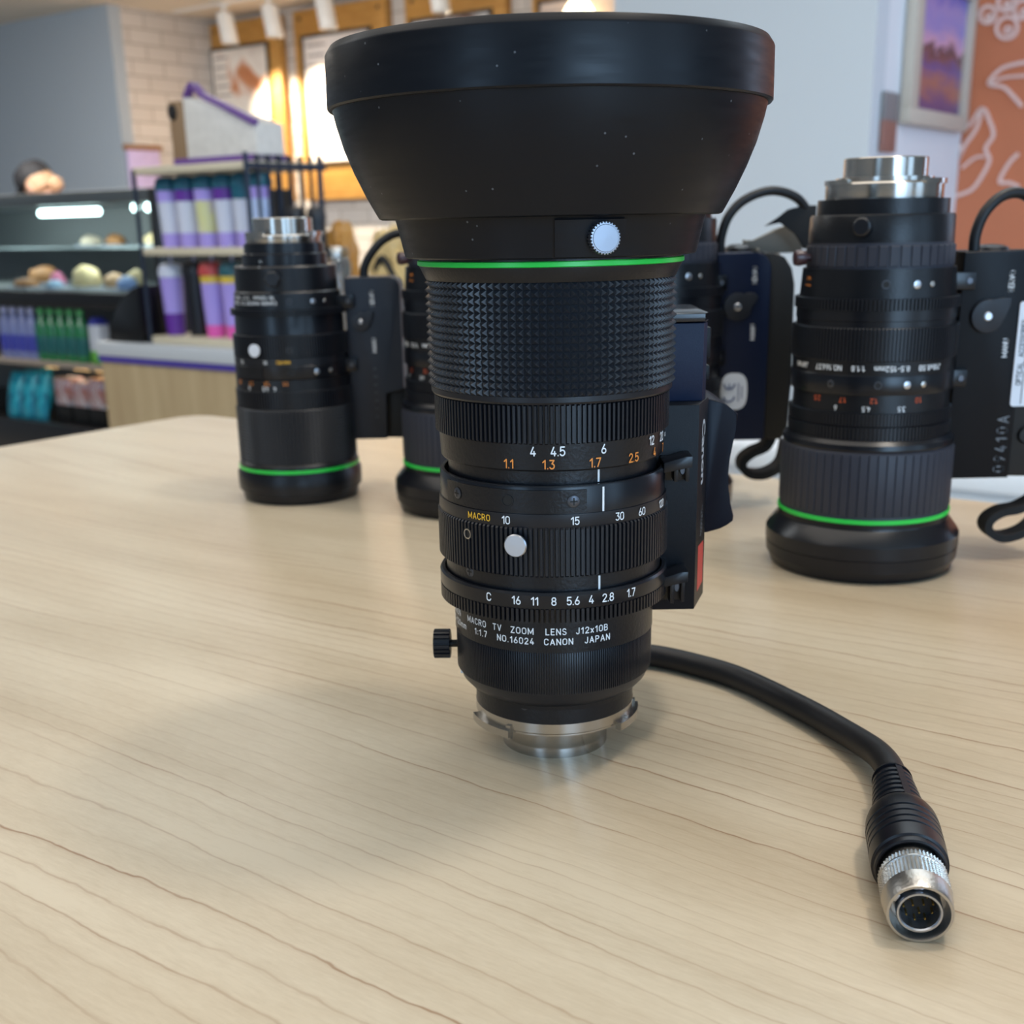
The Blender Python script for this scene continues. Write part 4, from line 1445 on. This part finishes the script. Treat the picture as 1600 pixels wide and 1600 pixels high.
tumbler('tumbler', 'lavender tumbler with pink base and yellow rim on the lower rack shelf, left one', -2.494, 2.12, .8035, .155, .031,
        [(0, .03, TPINK, 'base_band'), (.03, .135, TLAV, 'cup'), (.135, .155, TYEL, 'rim_band')], mat('red_lid', (190, 70, 70), .4), True, GR)
tumbler('tumbler', 'lavender tumbler with pink base and yellow rim beside the grey lens, right one', -2.418, 2.12, .8035, .155, .031,
        [(0, .03, TPINK, 'base_band'), (.03, .135, TLAV, 'cup'), (.135, .155, TYEL, 'rim_band')], mat('teal_dark_lid', (30, 86, 96), .4), True, GR)
for k, (a, b, s_) in enumerate(((-2.228, 2.17, 'left'), (-2.178, 2.19, 'right'))):
    tumbler('tumbler', 'dark tumbler standing behind the rack rods, %s of two' % s_, a, b, .785, .30, .022, [(0, .30, TBLACK, 'cup')], TBLACK, False, 'dark tumblers behind the rods')

# gift carrier and pouch on top of the rack
gb = rthing('gift_box', 'kraft gift box with pale front and purple ribbon on top of the rack', 'box', -2.52, 2.10, 1.221)
KRAFT = mat('kraft_card', (140, 112, 82), .7)
PAPER = mat('speckled_pale_card', (214, 209, 202), .7, mottle=.08, mscale=40)
PURP = mat('purple_ribbon', (104, 66, 142), .5)
g = G()
g.prism([(0, .0), (.25, 0), (.25, .085), (.02, .155), (0, .155)], 0, .09, lambda q: Vector((q[0], q[2], q[1])), .002)
g.build('carton', PAPER, gb)
G().box(-.055, -.0006, .0, .09, 0, .15, .002).build('side_panel', KRAFT, gb)
G().ribbon([(-.02, .03, .158), (.02, .02, .185), (.08, .0, .155), (.16, -.004, .125), (.255, -.004, .085)], (0, 1, 0), .02, .012).build('ribbon_handle', PURP, gb)
lab(G().box(-.05, .25, -.004, .094, .0, .016).build('bottom_band', PURP, gb), 'purple band')
G().lathe([(1e-4, .01), (.012, .008), (.014, 0)], 16, tf=lambda q: Vector((-.04 + q.x, -q.z, .125 + q.y * 1.4))).build('round_sticker', DARK, gb)
pc = rthing('pouch', 'slim lavender pouch left of the gift box on the rack', 'pouch', -2.60, 2.14, 1.221)
G().prism([(-.018, 0), (.026, 0), (.02, .11), (.008, .118), (-.004, .11)], 0, .03, lambda q: Vector((q[0], q[2], q[1])), .003).build('pouch_body', TLAV, pc)
G().box(-.004, .016, .01, .02, .112, .124).build('clip', TPURP, pc)

# crinkled paper-wrapped goods on the counter behind the lenses


def crinkled(name, label, a, b, h, sx, sy, sz, m, seed, group=None):
    bm = bmesh.new()
    bmesh.ops.create_icosphere(bm, subdivisions=4, radius=1)
    for q in bm.verts:
        n = q.co.normalized()
        q.co = Vector([math.copysign(abs(c_) ** .6, c_) for c_ in n])
        d = noise.noise(q.co * 2.6 + Vector((seed, 0, 0))) * .22 + noise.noise(q.co * 6 + Vector((0, seed, 0))) * .1
        q.co *= 1 + d
        q.co = Vector((q.co.x * sx, q.co.y * sy, max(q.co.z, -1) * sz + sz))
    zm = min(q.co.z for q in bm.verts)
    bm.verts.index_update()
    v = [(q.co.x, q.co.y, q.co.z - zm) for q in bm.verts]
    f = [[q.index for q in p.verts] for p in bm.faces]
    bm.free()
    o = rthing(name, label, 'bag', a, b, h, group)
    M('wrapping', v, f, m, o, 1, 24)
    G().tube([(-sx * .4, -sy * 1.02, sz * 1.3), (0, -sy * 1.1, sz * 1.5), (sx * .5, -sy * 1.0, sz * 1.15)], .008, 8, 4).build('tie', DARK, o)
    return o


TAN = mat('tan_cellophane', (206, 176, 120), .3, mottle=.25, mscale=18)
CREAM = mat('cream_wrap', (222, 214, 200), .4, mottle=.15, mscale=14)
GR = 'wrapped bags behind the lenses'
crinkled('paper_bag', 'tall cream crinkled bag behind the leftmost lens, under the hood edge', -2.12, 2.50, .785, .08, .05, .18, CREAM, 3, GR)
crinkled('paper_bag', 'tan crinkled bag behind the leftmost lens cable', -2.03, 2.31, .785, .07, .05, .14, TAN, 9, GR)
crinkled('paper_bag', 'small orange-tan bag beside the dark tumblers, behind the leftmost lens', -2.235, 2.33, .785, .035, .035, .145, mat('amber_wrap', (196, 140, 66), .4, mottle=.2, mscale=20), 15, GR)
crinkled('paper_bag', 'grey-brown crinkled bag low behind the leftmost lens servo', -1.78, 2.42, .785, .09, .05, .12, mat('brown_wrap', (150, 124, 86), .45, mottle=.3, mscale=16), 21, GR)
ch = rthing('glass_jar', 'clear glass jar with chrome lid behind the leftmost lens mount', 'jar', -2.17, 2.24, .785)
G().lathe([(1e-4, 0), (.034, 0), (.036, .01), (.036, .2), (.03, .215)], 28).build('jar_body', mat('clear_glass', (226, 232, 236), .05, trans=.9), ch)
G().lathe([(1e-4, .238), (.03, .236), (.033, .23), (.033, .213), (1e-4, .213)], 28).build('lid', SILVER, ch)

# ------------------------------------------------------------------ pastry case
CASEBLK = mat('black_case_panel', (20, 21, 24), .35)
CASEIN = mat('grey_case_lining', (118, 122, 122), .5)
CHROME = mat('dull_case_metal', (120, 126, 128), .35, .7)
pcse = rthing('pastry_case', 'long black pastry display case with lit glass front at far left', 'display case', -6.2, 2.9, 0)
W_ = 2.48
G().box(0, W_, .0, .68, .785, .845, .004).build('sill', CASEBLK, pcse)
G().box(0, W_, .62, .68, 0, 1.2).build('back_panel', CASEIN, pcse)
G().box(0, W_, -.0, .68, 1.168, 1.215, .004).build('top_rail', CHROME, pcse)
G().box(0, W_, .3, .62, .845, .855).build('tray_deck', CASEIN, pcse)
G().box(0, W_, .02, .3, .845, .85).build('tray_deck', CASEIN, pcse)
G().box(0, W_, .34, .62, 1.0, 1.008).build('glass_shelf', mat('shelf_glass', (150, 160, 162), .2), pcse)
gl = mat('case_glass', (235, 242, 245), .03, 0, .3, trans=1)
gl.node_tree.nodes['Principled BSDF'].inputs['IOR'].default_value = 1.15
G().box(0, W_, .004, .010, .845, 1.168).build('glass_pane', gl, pcse)
G().box(W_, W_ + .03, 0, .68, 0, 1.215, .004).build('end_panel', CASEBLK, pcse)
G().box(.0, W_, .0, .62, .545, .568, .003).build('lower_shelf', mat('taupe_shelf', (150, 138, 126), .5), pcse)
G().box(.0, W_, .0, .66, .06, .31, .006).build('plinth', CASEBLK, pcse)
TUBE = mat('cool_white_tube', (225, 255, 250), .4, emit=9)
WARMT = mat('warm_strip', (255, 205, 130), .4, emit=5)
for a0, a1 in ((1.75, 2.12), (.6, 1.2)):
    G().tube([(a0, .05, 1.142), (a1, .05, 1.142)], .014, 12, 0).build('light_tube', TUBE, pcse)
for a in (2.345, 2.42, 2.49 - .02):
    G().lathe([(1e-4, .016), (.012, .012), (.016, 0), (.012, -.012), (1e-4, -.016)], 14, tf=lambda q, a=a: Vector((a + q.x, .05 + q.y, 1.15 + q.z))).build('light_spot', TUBE, pcse)
for a0, a1 in ((1.54, 1.62), (1.74, 1.84), (1.88, 1.97)):
    G().tube([(a0, .12, .533), (a1, .12, .533)], .010, 10, 0).build('shelf_light', WARMT, pcse)
for a, p in ((-4.26, 9), (-5.0, 7)):
    area('case_lamp', room(a, 3.1, 1.15), room(a, 3.25, .85), .5, .1, p * .35, (.88, 1, .97))
area('case_shelf_lamp', room(-4.4, 3.1, .535), room(-4.4, 3.2, .3), .5, .1, 1.3, (1, .85, .6))

BROWN = mat('baked_crust', (168, 118, 70), .6, mottle=.25, mscale=30)
CREAMF = mat('cream_pastry', (222, 200, 150), .6, mottle=.12, mscale=30)
PINKF = mat('pink_icing', (196, 110, 140), .5)
TRAY = mat('pale_tray', (176, 184, 196), .4)


def pastry(label, a, b, h, sx, sy, sz, m, cat='pastry', seed=1):
    sx, sy, sz = sx * .78, sy * .8, sz * .72
    o = rthing('pastry', label, cat, a, b, h, 'pastries in the display case')
    bm = bmesh.new()
    bmesh.ops.create_icosphere(bm, subdivisions=3, radius=1)
    for q in bm.verts:
        d = 1 + .18 * noise.noise(q.co * 2.2 + Vector((seed, seed, 0)))
        q.co = Vector((q.co.x * sx * d, q.co.y * sy * d, max(-.35, q.co.z) * sz * d))
    zm = min(q.co.z for q in bm.verts)
    bm.verts.index_update()
    v = [(q.co.x, q.co.y, q.co.z - zm + .006) for q in bm.verts]
    f = [[q.index for q in p.verts] for p in bm.faces]
    bm.free()
    M('crust', v, f, m, o, 1, 50)
    G().box(-sx * 1.15, sx * 1.15, -sy * 1.1, sy * 1.1, 0, .006, .001).build('tray', TRAY, o)
    return o


pastry('flat brown bun on the case glass shelf, left of the cream loaf', -4.55, 3.36, 1.008, .06, .05, .045, BROWN, seed=2)
pastry('cream loaf on the case glass shelf at the right end', -4.27, 3.36, 1.008, .09, .05, .05, CREAMF, seed=4)
pastry('warm white blob on the case glass shelf, in place of a reflection', -4.72, 3.36, 1.008, .07, .05, .04, mat('warm_white_reflection', (240, 224, 196), .5), seed=5)  # added blob, its pale colour stands for a warm light reflection
pastry('long brown loaf at the left on the case floor', -4.86, 3.2, .855, .12, .06, .07, BROWN, seed=6)
pastry('pale cream cake slice in the middle of the case floor', -4.36, 3.06, .85, .10, .05, .085, CREAMF, seed=7)
pastry('small pink iced cake beside the cream slice', -4.53, 3.04, .85, .04, .04, .06, PINKF, seed=8)
pastry('tan pastry right of the cream cake slice', -4.18, 3.06, .85, .06, .05, .055, mat('tan_crust', (186, 150, 112), .6), seed=9)
pastry('round cream bun near the right end of the case floor', -4.04, 3.06, .85, .05, .05, .07, CREAMF, seed=11)
pastry('low brown cookie pile at the left front of the case', -4.68, 2.99, .85, .09, .05, .035, BROWN, seed=12)
pastry('pale blue wrapped sandwich at the front of the case', -4.46, 2.98, .85, .05, .04, .03, mat('blue_wrap', (150, 180, 205), .4), 'sandwich', 13)
pastry('light blue paper bag at the front right of the case', -3.98, 2.97, .85, .06, .04, .05, mat('light_blue_bag', (140, 172, 222), .4), 'sandwich', 14)

# bottles on the lower shelf of the case
WATER = mat('clear_blue_bottle', (150, 160, 214), .2, trans=.3)
WLAB = mat('blue_bottle_label', (64, 70, 170), .4)
GBOT = mat('green_bottle', (30, 120, 70), .2, coat=.5)
GLAB = mat('teal_bottle_label', (22, 96, 96), .4)
GCAP = mat('light_green_cap', (96, 190, 110), .4)
LCAP = mat('lavender_cap', (206, 206, 240), .4)


def bottle(label, a, b, body, label_m, cap, group):
    o = rthing('bottle', label, 'bottle', a, b, .568, group)
    G().lathe([(1e-4, 0), (.027, 0), (.029, .01), (.029, .13), (.026, .15), (.013, .175), (.012, .19), (1e-4, .19)], 20).build('bottle_body', body, o)
    G().lathe([(.0293, .03), (.0297, .032), (.0297, .095), (.0293, .097)], 20).build('paper_label', label_m, o)
    G().lathe([(1e-4, .188), (.014, .188), (.0145, .2), (.013, .207), (1e-4, .207)], 16).build('cap', cap, o)
    return o


ordw = ['first', 'second', 'third', 'fourth', 'fifth', 'sixth']
for k in range(4):
    bottle('clear water bottle with blue label, %s from the left in the case shelf row' % ordw[k], -4.80 + k * .064, 2.945, WATER, WLAB, LCAP, 'water bottles in the case')
for k in range(5):
    bottle('green drink bottle, %s from the left beside the water bottles' % ordw[k], -4.535 + k * .066, 2.945, GBOT, GLAB, GCAP, 'green bottles in the case')
ct = rthing('drink_carton', 'white and green drink carton right of the green bottles', 'carton', -4.19, 2.94, .568)
G().box(-.035, .035, 0, .05, .045, .15, .003).build('carton_body', mat('white_carton', (214, 220, 232), .4), ct)
G().box(-.036, .036, -.001, .051, 0, .05, .003).build('green_base', mat('green_carton', (110, 190, 80), .4), ct)
G().prism([(-.035, .15), (.035, .15), (.0, .178)], 0, .05, lambda q: Vector((q[0], q[2], q[1]))).build('gable_top', WLAB, ct)

CHIP = art('teal_foil_print', [(.3, (10, 84, 110)), (.48, (16, 150, 178)), (.6, (70, 200, 214)), (.72, (12, 110, 140)), (.8, (190, 150, 80))], 16, (1, 1, 1), .6)
for k, (a, ttl) in enumerate(((-4.83, 'left'), (-4.735, 'middle'), (-4.64, 'right'))):
    o = rthing('snack_bag', 'teal foil snack bag on the bottom shelf, %s of three' % ttl, 'snack bag', a, 2.95, .31, 'teal snack bags', R(8 - 6 * k))
    v, f = [], []
    n, m_ = 12, 14
    for j in range(m_ + 1):
        z = j / m_
        for i in range(n):
            t_ = 2 * PI * i / n
            th = .032 * math.sin(PI * min(1, max(.02, z))) ** .6 + .003
            wv = .046 * (1 + .04 * math.sin(z * 9 + k))
            v.append((wv * math.cos(t_), th * math.sin(t_) + .05 * z, z * (.19 + .012 * k)))
    for j in range(m_):
        for i in range(n):
            l = (i + 1) % n
            f.append((j * n + i, j * n + l, (j + 1) * n + l, (j + 1) * n + i))
    f += [tuple(range(n)), tuple(range(m_ * n, m_ * n + n))]
    M('foil', v, f, CHIP, o, 1, 50)
BOXP = art('printed_box', [(.3, (190, 180, 200)), (.45, (176, 120, 110)), (.55, (210, 208, 214)), (.7, (120, 120, 170))], 14)
for k, (a, s_) in enumerate(((-4.50, 'left'), (-4.38, 'middle'), (-4.27, 'right'))):
    o = rthing('snack_box', 'printed pale snack box on the bottom case shelf, %s of three' % s_, 'box', a, 2.97, .38, 'snack boxes')
    G().box(-.048, .048, 0, .08, 0, (.11, .1, .12)[k], .003).build('carton', BOXP, o)
    G().box(-.05, .05, -.003, .083, -.07, 0, .002).build('tray', DARK, o)

# ------------------------------------------------------------------ person behind the case
SKIN = mat('skin', (196, 152, 128), .55)
CAPM = mat('black_cap', (20, 20, 24), .7)
SHIRT = mat('black_shirt', (30, 30, 34), .8)
pr_ = rthing('person', 'person in a black cap bending behind the pastry case', 'person', -5.90, 4.16, 0, None, R(205))


def skin_body(name, joints, edges, radii, m, parent, root=0):
    me = bpy.data.meshes.new(name)
    me.from_pydata(joints, edges, [])
    o = bpy.data.objects.new(name, me)
    COL.objects.link(o)
    md = o.modifiers.new('skin', 'SKIN')
    md.use_smooth_shade = True
    sv = me.skin_vertices[0].data if me.skin_vertices else None
    if sv is None:
        bm = bmesh.new()
        bm.from_mesh(me)
        bm.verts.layers.skin.verify()
        bm.to_mesh(me)
        bm.free()
        sv = me.skin_vertices[0].data
    for i, r in enumerate(radii):
        sv[i].radius = (r, r) if not isinstance(r, tuple) else r
        sv[i].use_root = i == root
    o.modifiers.new('sub', 'SUBSURF').levels = 2
    o.modifiers['sub'].render_levels = 2
    dg = bpy.context.evaluated_depsgraph_get()
    me2 = bpy.data.meshes.new_from_object(o.evaluated_get(dg))
    bpy.data.objects.remove(o)
    me2.name = name
    me2.materials.clear()
    me2.materials.append(m)
    me2.polygons.foreach_set('use_smooth', [True] * len(me2.polygons))
    q = bpy.data.objects.new(name, me2)
    COL.objects.link(q)
    q.parent = parent
    return q


# standing, leaning forward (+x), head bowed; about 1.5 m tall as bent
J = [(0, 0, .82), (.04, 0, 1.0), (.12, 0, 1.14), (.17, 0, 1.2), (.19, 0, 1.235),                       # spine to neck
     (0, .09, .78), (.02, .10, .44), (0, .10, .08), (.1, .11, .05),                                     # left leg
     (0, -.09, .78), (.02, -.10, .44), (0, -.10, .08), (.1, -.11, .05),                                 # right leg
     (.14, .17, 1.12), (.2, .22, .94), (.36, .18, .88), (.43, .16, .88),                                # left arm
     (.14, -.17, 1.12), (.2, -.22, .94), (.36, -.18, .88), (.43, -.16, .88)]
E_ = [(0, 1), (1, 2), (2, 3), (3, 4), (0, 5), (5, 6), (6, 7), (7, 8), (0, 9), (9, 10), (10, 11), (11, 12), (2, 13), (13, 14), (14, 15), (15, 16), (2, 17), (17, 18), (18, 19), (19, 20)]
RD = [.12, .115, .12, .065, .055, .085, .058, .042, .035, .085, .058, .042, .035, .06, .045, .036, .03, .06, .045, .036, .03]
J2 = J + [(.21, 0, 1.27), (.245, 0, 1.315), (.255, 0, 1.35)]
bd = skin_body('body', J2, E_ + [(4, 21), (21, 22), (22, 23)], RD + [.07, .088, .07], SKIN, pr_)
skin_body('shirt', [J[0], J[1], J[2], J[13], J[14], J[17], J[18]], [(0, 1), (1, 2), (2, 3), (3, 4), (2, 5), (5, 6)], [.135, .13, .135, .075, .06, .075, .06], SHIRT, pr_)
skin_body('trousers', [J[0], J[5], J[6], J[7], J[9], J[10], J[11]], [(0, 1), (1, 2), (2, 3), (0, 4), (4, 5), (5, 6)], [.13, .098, .07, .058, .098, .07, .058], SHIRT, pr_)
# head detail: cap with brim, hair, nose, ears
HT = lambda q: Vector((.243 + q[0] * math.cos(R(35)) + q[2] * math.sin(R(35)), q[1], 1.318 - q[0] * math.sin(R(35)) + q[2] * math.cos(R(35))))
g = G().lathe([(.094, .012), (.098, .03), (.094, .065), (.075, .1), (.04, .118), (1e-4, .122)], 28, tf=lambda q: HT((q.x * 1.08, q.y, q.z)))
g.prism([(.06, -.075), (.12, -.06), (.165, -.03), (.175, 0), (.165, .03), (.12, .06), (.06, .075)], .014, .022, lambda q: HT((q[0], q[1], q[2])))
g.build('cap', CAPM, pr_)
G().lathe([(.06, -.07), (.088, -.05), (.095, -.01), (.093, .02)], 24, tf=lambda q: HT((q.x * (1.0 if q.x < 0 else .55) - .006, q.y * 1.02, q.z))).build('hair', mat('fair_hair', (176, 140, 108), .6), pr_)
G().prism([(.09, -.01), (.125, -.035), (.09, -.04)], -.012, .012, lambda q: HT((q[0], q[2], q[1])), .003).build('nose', SKIN, bd)
for y in (-.093, .093):
    G().lathe([(1e-4, .01), (.018, .006), (.02, 0), (1e-4, -.006)], 14, tf=lambda q, y=y: HT((q.x * .7, y + q.z, -.02 + q.y * 1.4))).build('ear', SKIN, bd)
for y in (-.033, .033):
    G().lathe([(1e-4, .004), (.009, .002), (.011, 0)], 12, tf=lambda q, y=y: HT((.088 + q.z, y + q.x, .0 + q.y * .6))).build('eye', DARK, bd)
G().lathe([(1e-4, .04), (.034, .03), (.045, 0), (.034, -.03), (1e-4, -.04)], 20, tf=lambda q: HT((-.085 + q.x, q.y, -.062 + q.z))).build('hair_bun', mat('fair_hair_bun', (176, 140, 108), .6), pr_)
G().box(.088, .094, -.022, .022, -.062, -.055, tf=HT).build('mouth', mat('lips', (150, 84, 80), .5), bd)
for sgn in (1, -1):
    for k, dy in enumerate((-.026, -.009, .009, .026)):
        G().tube([(.43, sgn * .16 + dy, .885), (.465 + .006 * (k in (1, 2)), sgn * .16 + dy * 1.2, .884), (.49 + .008 * (k in (1, 2)), sgn * .16 + dy * 1.25, .868)], .009, 8, 3).build('finger', SKIN, bd)
    G().tube([(.41, sgn * .14, .885), (.43, sgn * .115, .88), (.45, sgn * .105, .872)], .01, 8, 3).build('thumb', SKIN, bd)

# ------------------------------------------------------------------ menu boards on the back wall, banner, track lights
BOARD = plank('honey_wood_board', (172, 124, 58), (196, 148, 78), (3, 3, 14))
FRAME = mat('dark_poster_frame', (58, 48, 40), .4)
POST = [art('menu_print_one', [(.3, (214, 204, 196)), (.55, (232, 226, 218)), (.66, (196, 128, 84)), (.78, (150, 86, 56))], 3.2, (1, 1, 1), .8),
        art('menu_print_two', [(.3, (226, 214, 206)), (.6, (236, 230, 226)), (.8, (206, 150, 120))], 3.0),
        art('menu_print_three', [(.3, (196, 196, 200)), (.55, (214, 214, 216)), (.66, (120, 84, 72)), (.8, (190, 180, 178))], 2.6),
        art('menu_print_four', [(.3, (180, 160, 150)), (.6, (206, 190, 180)), (.8, (150, 110, 92))], 3.0)]
BW = 6.452
defs = [(-7.395 + .09, -6.60, -7.31, -6.70, 'first wooden menu board from the left, half hidden by the gift box'),
        (-6.45, -5.62, -6.38, -5.74, 'second wooden menu board from the left, beside the hood edge'),
        (-5.453, -4.671, -5.41, -4.76, 'third wooden menu board from the left, above the rubber hood'),
        (-4.471, -3.75, -4.43, -3.85, 'fourth wooden menu board, just above the hood near the bright glow')]
for k, (a0, a1, p0, p1, lb_) in enumerate(defs):
    o = rthing('menu_board', lb_, 'menu board', a0, BW - .07, 1.25, 'wooden menu boards')
    wd = a1 - a0
    G().box(0, wd, .0, .07, 0, 1.21, .004).build('wooden_panel', BOARD, o)
    x0, x1 = p0 - a0, p1 - a0
    f_ = G()
    for q in ((x0, x1, 1.035, 1.055), (x0, x1, .23, .25), (x0, x0 + .022, .25, 1.035), (x1 - .022, x1, .25, 1.035)):
        f_.box(q[0], q[1], -.016, .001, q[2], q[3], .002)
    fr = f_.build('poster_frame', FRAME, o)
    G().box(x0 + .02, x1 - .02, -.006, .0, .248, 1.037).build('poster', POST[k], fr)
    t = G()
    for r_ in range(9):
        zz = .98 - r_ * .062
        t.box(x0 + .05, x0 + .05 + (.2 if k != 0 else .16) * random.uniform(.7, 1), -.0075, -.006, zz, zz + .012)
    t.build('menu_lines', mat('menu_ink', (150, 140, 136), .6), fr)
    for x in (.06, wd - .06):
        G().lathe([(1e-4, .006), (.012, .004), (.014, 0)], 14, tf=lambda q, x=x: Vector((x + q.x, -q.z, 1.16 + q.y))).build('bolt', FRAME, o)

bn = thing('wall_banner', 'lavender hanging banner with wooden rail on the cream tiled wall', 'banner', room(-7.28, 5.54, 1.0), ANG)
G().box(0, .012, 0, .27, .0, .6, .001).build('cloth', mat('lavender_cloth', (196, 180, 222), .7, mottle=.06, mscale=20), bn)
G().tube([(.008, -.02, .615), (.008, .29, .615)], .018, 10, 0).build('wooden_rail', mat('brown_rail', (150, 108, 70), .5), bn)

LAMPW = mat('white_lamp_housing', (226, 226, 224), .4)
WL = ['leftmost white track spotlight in front of the first menu board', 'second white track spotlight from the left, by the first board\'s right edge',
      'third white track spotlight, between the second and first boards', 'white track spotlight at the top above the rubber hood']
for k, a in enumerate((-6.70, -6.27, -5.79, -4.88)):
    o = rthing('track_spotlight', WL[k], 'spotlight', a, 6.0, 2.5, 'track spotlights')
    G().box(-.03, .03, -.02, .02, -.03, 0, .003).build('track_adapter', LAMPW, o)
    G().tube([(0, 0, -.01), (0, 0, -.07)], .012, 10, 0).build('stem', LAMPW, o)
    tl = R(12)
    tf = lambda q: Vector((q.x + q.z * math.sin(tl) * -.55, q.y - q.z * math.sin(tl) * .4, -.065 + q.z))
    G().lathe([(1e-4, 0), (.05, 0), (.055, -.008), (.055, -.185), (.048, -.185), (.046, -.12), (1e-4, -.12)], 28, tf=tf).build('lamp_head', LAMPW, o)
    spot('track_lamp', room(a + .03, 6.02, 2.24), room(a + .12, BW, 1.6), 150, (1, .82, .58), R(78), .9, .04)
G_ = thing('lighting_track', 'white ceiling track carrying the spotlights', 'track', room(-7.2, 6.0, 2.5), ANG)
G().box(0, 3.6, -.015, .015, -.012, 0).build('rail', LAMPW, G_)

# added glowing globe, in place of a bright highlight above the hood
gl_ = rthing('highlight_globe', 'added warm glowing globe just above the hood rim', 'lamp', -4.06, BW - .2, 2.2)
G().lathe([(1e-4, .06), (.05, .05), (.085, .0), (.075, -.05), (1e-4, -.06)], 24).build('glow_globe', mat('glow_surface', (255, 232, 190), .4, emit=6), gl_)
G().tube([(0, 0, .04), (0, .06, .1), (0, .13, .1)], .01, 10, 3).build('arm', FRAME, gl_)

# ------------------------------------------------------------------ right-hand wall: framed print and plaque
pf = thing('picture_frame', 'framed purple and orange sunset print on the white wall right of the pale wall', 'picture', room(-1.305, 3.725, 1.325), ANG)
pw, ph = .565, .36 + .1
FR = mat('pale_wood_frame', (196, 186, 172), .5)
g = G()
for q in ((0, pw, 0, .045), (0, pw, .385, .43), (0, .07, .045, .385), (pw - .05, pw, .045, .385)):
    g.box(0, .03, q[0], q[1], q[2], q[3], .002)
g.build('frame', FR, pf)


def sunset():
    m, nt, p = nodes('sunset_print', .35)
    N, L = nt.nodes.new, nt.links.new
    tc = N('ShaderNodeTexCoord')
    sep = N('ShaderNodeSeparateXYZ')
    L(tc.outputs['Object'], sep.inputs[0])
    mp = N('ShaderNodeMapping')
    mp.inputs['Scale'].default_value = (1, 4, 9)
    L(tc.outputs['Object'], mp.inputs[0])
    n = N('ShaderNodeTexNoise')
    n.inputs['Scale'].default_value = 1.6
    n.inputs['Detail'].default_value = 4
    n.inputs['Distortion'].default_value = 1.2
    L(mp.outputs[0], n.inputs['Vector'])
    a = N('ShaderNodeMath')
    a.operation = 'MULTIPLY_ADD'
    a.inputs[1].default_value = .13
    L(n.outputs['Fac'], a.inputs[0])
    L(sep.outputs['Z'], a.inputs[2])
    mr = N('ShaderNodeMapRange')
    mr.inputs['From Min'].default_value = .08
    mr.inputs['From Max'].default_value = .46
    L(a.outputs[0], mr.inputs['Value'])
    r = N('ShaderNodeValToRGB')
    cr = r.color_ramp
    st_ = [(0, (92, 62, 104)), (.16, (112, 80, 128)), (.3, (172, 110, 92)), (.4, (104, 84, 150)), (.5, (128, 82, 84)), (.545, (84, 62, 74)), (.58, (216, 164, 190)), (.7, (150, 134, 200)), (.84, (160, 136, 196)), (1, (92, 96, 190))]
    cr.elements[0].color = lin(st_[0][1])
    cr.elements[1].color = lin(st_[-1][1])
    for pos, c_ in st_[1:-1]:
        e = cr.elements.new(pos)
        e.color = lin(c_)
    L(mr.outputs[0], r.inputs['Fac'])
    L(r.outputs['Color'], p.inputs['Base Color'])
    return m


G().box(.004, .012, .06, pw - .04, .04, .39).build('print', sunset(), pf)
pq = thing('wall_plaque', 'narrow grey and brown notice plaque left of the framed print', 'sign', room(-1.306, 3.575, 1.243), ANG)
G().box(0, .01, 0, .112, .085, .16, .001).build('upper_panel', mat('grey_plaque', (128, 126, 128), .5), pq)
lab(G().box(0, .01, 0, .112, 0, .085, .001).build('lower_panel', mat('brown_plaque', (146, 104, 94), .5, mottle=.1, mscale=60), pq), 'reddish brown lower panel')

bh = rthing('bench', 'low white bench against the pale wall, behind the rightmost lens', 'bench', -1.9, 2.9, 0)
WB = mat('white_bench_laminate', (246, 248, 250), .4)
G().box(0, 1.9, 0, .42, .44, .50, .006).build('seat', WB, bh)
G().box(.05, 1.85, .03, .40, .12, .44).build('front_panel', WB, bh)
for x in (.1, .95, 1.78):
    G().box(x, x + .05, .05, .38, 0, .12).build('leg', WB, bh)
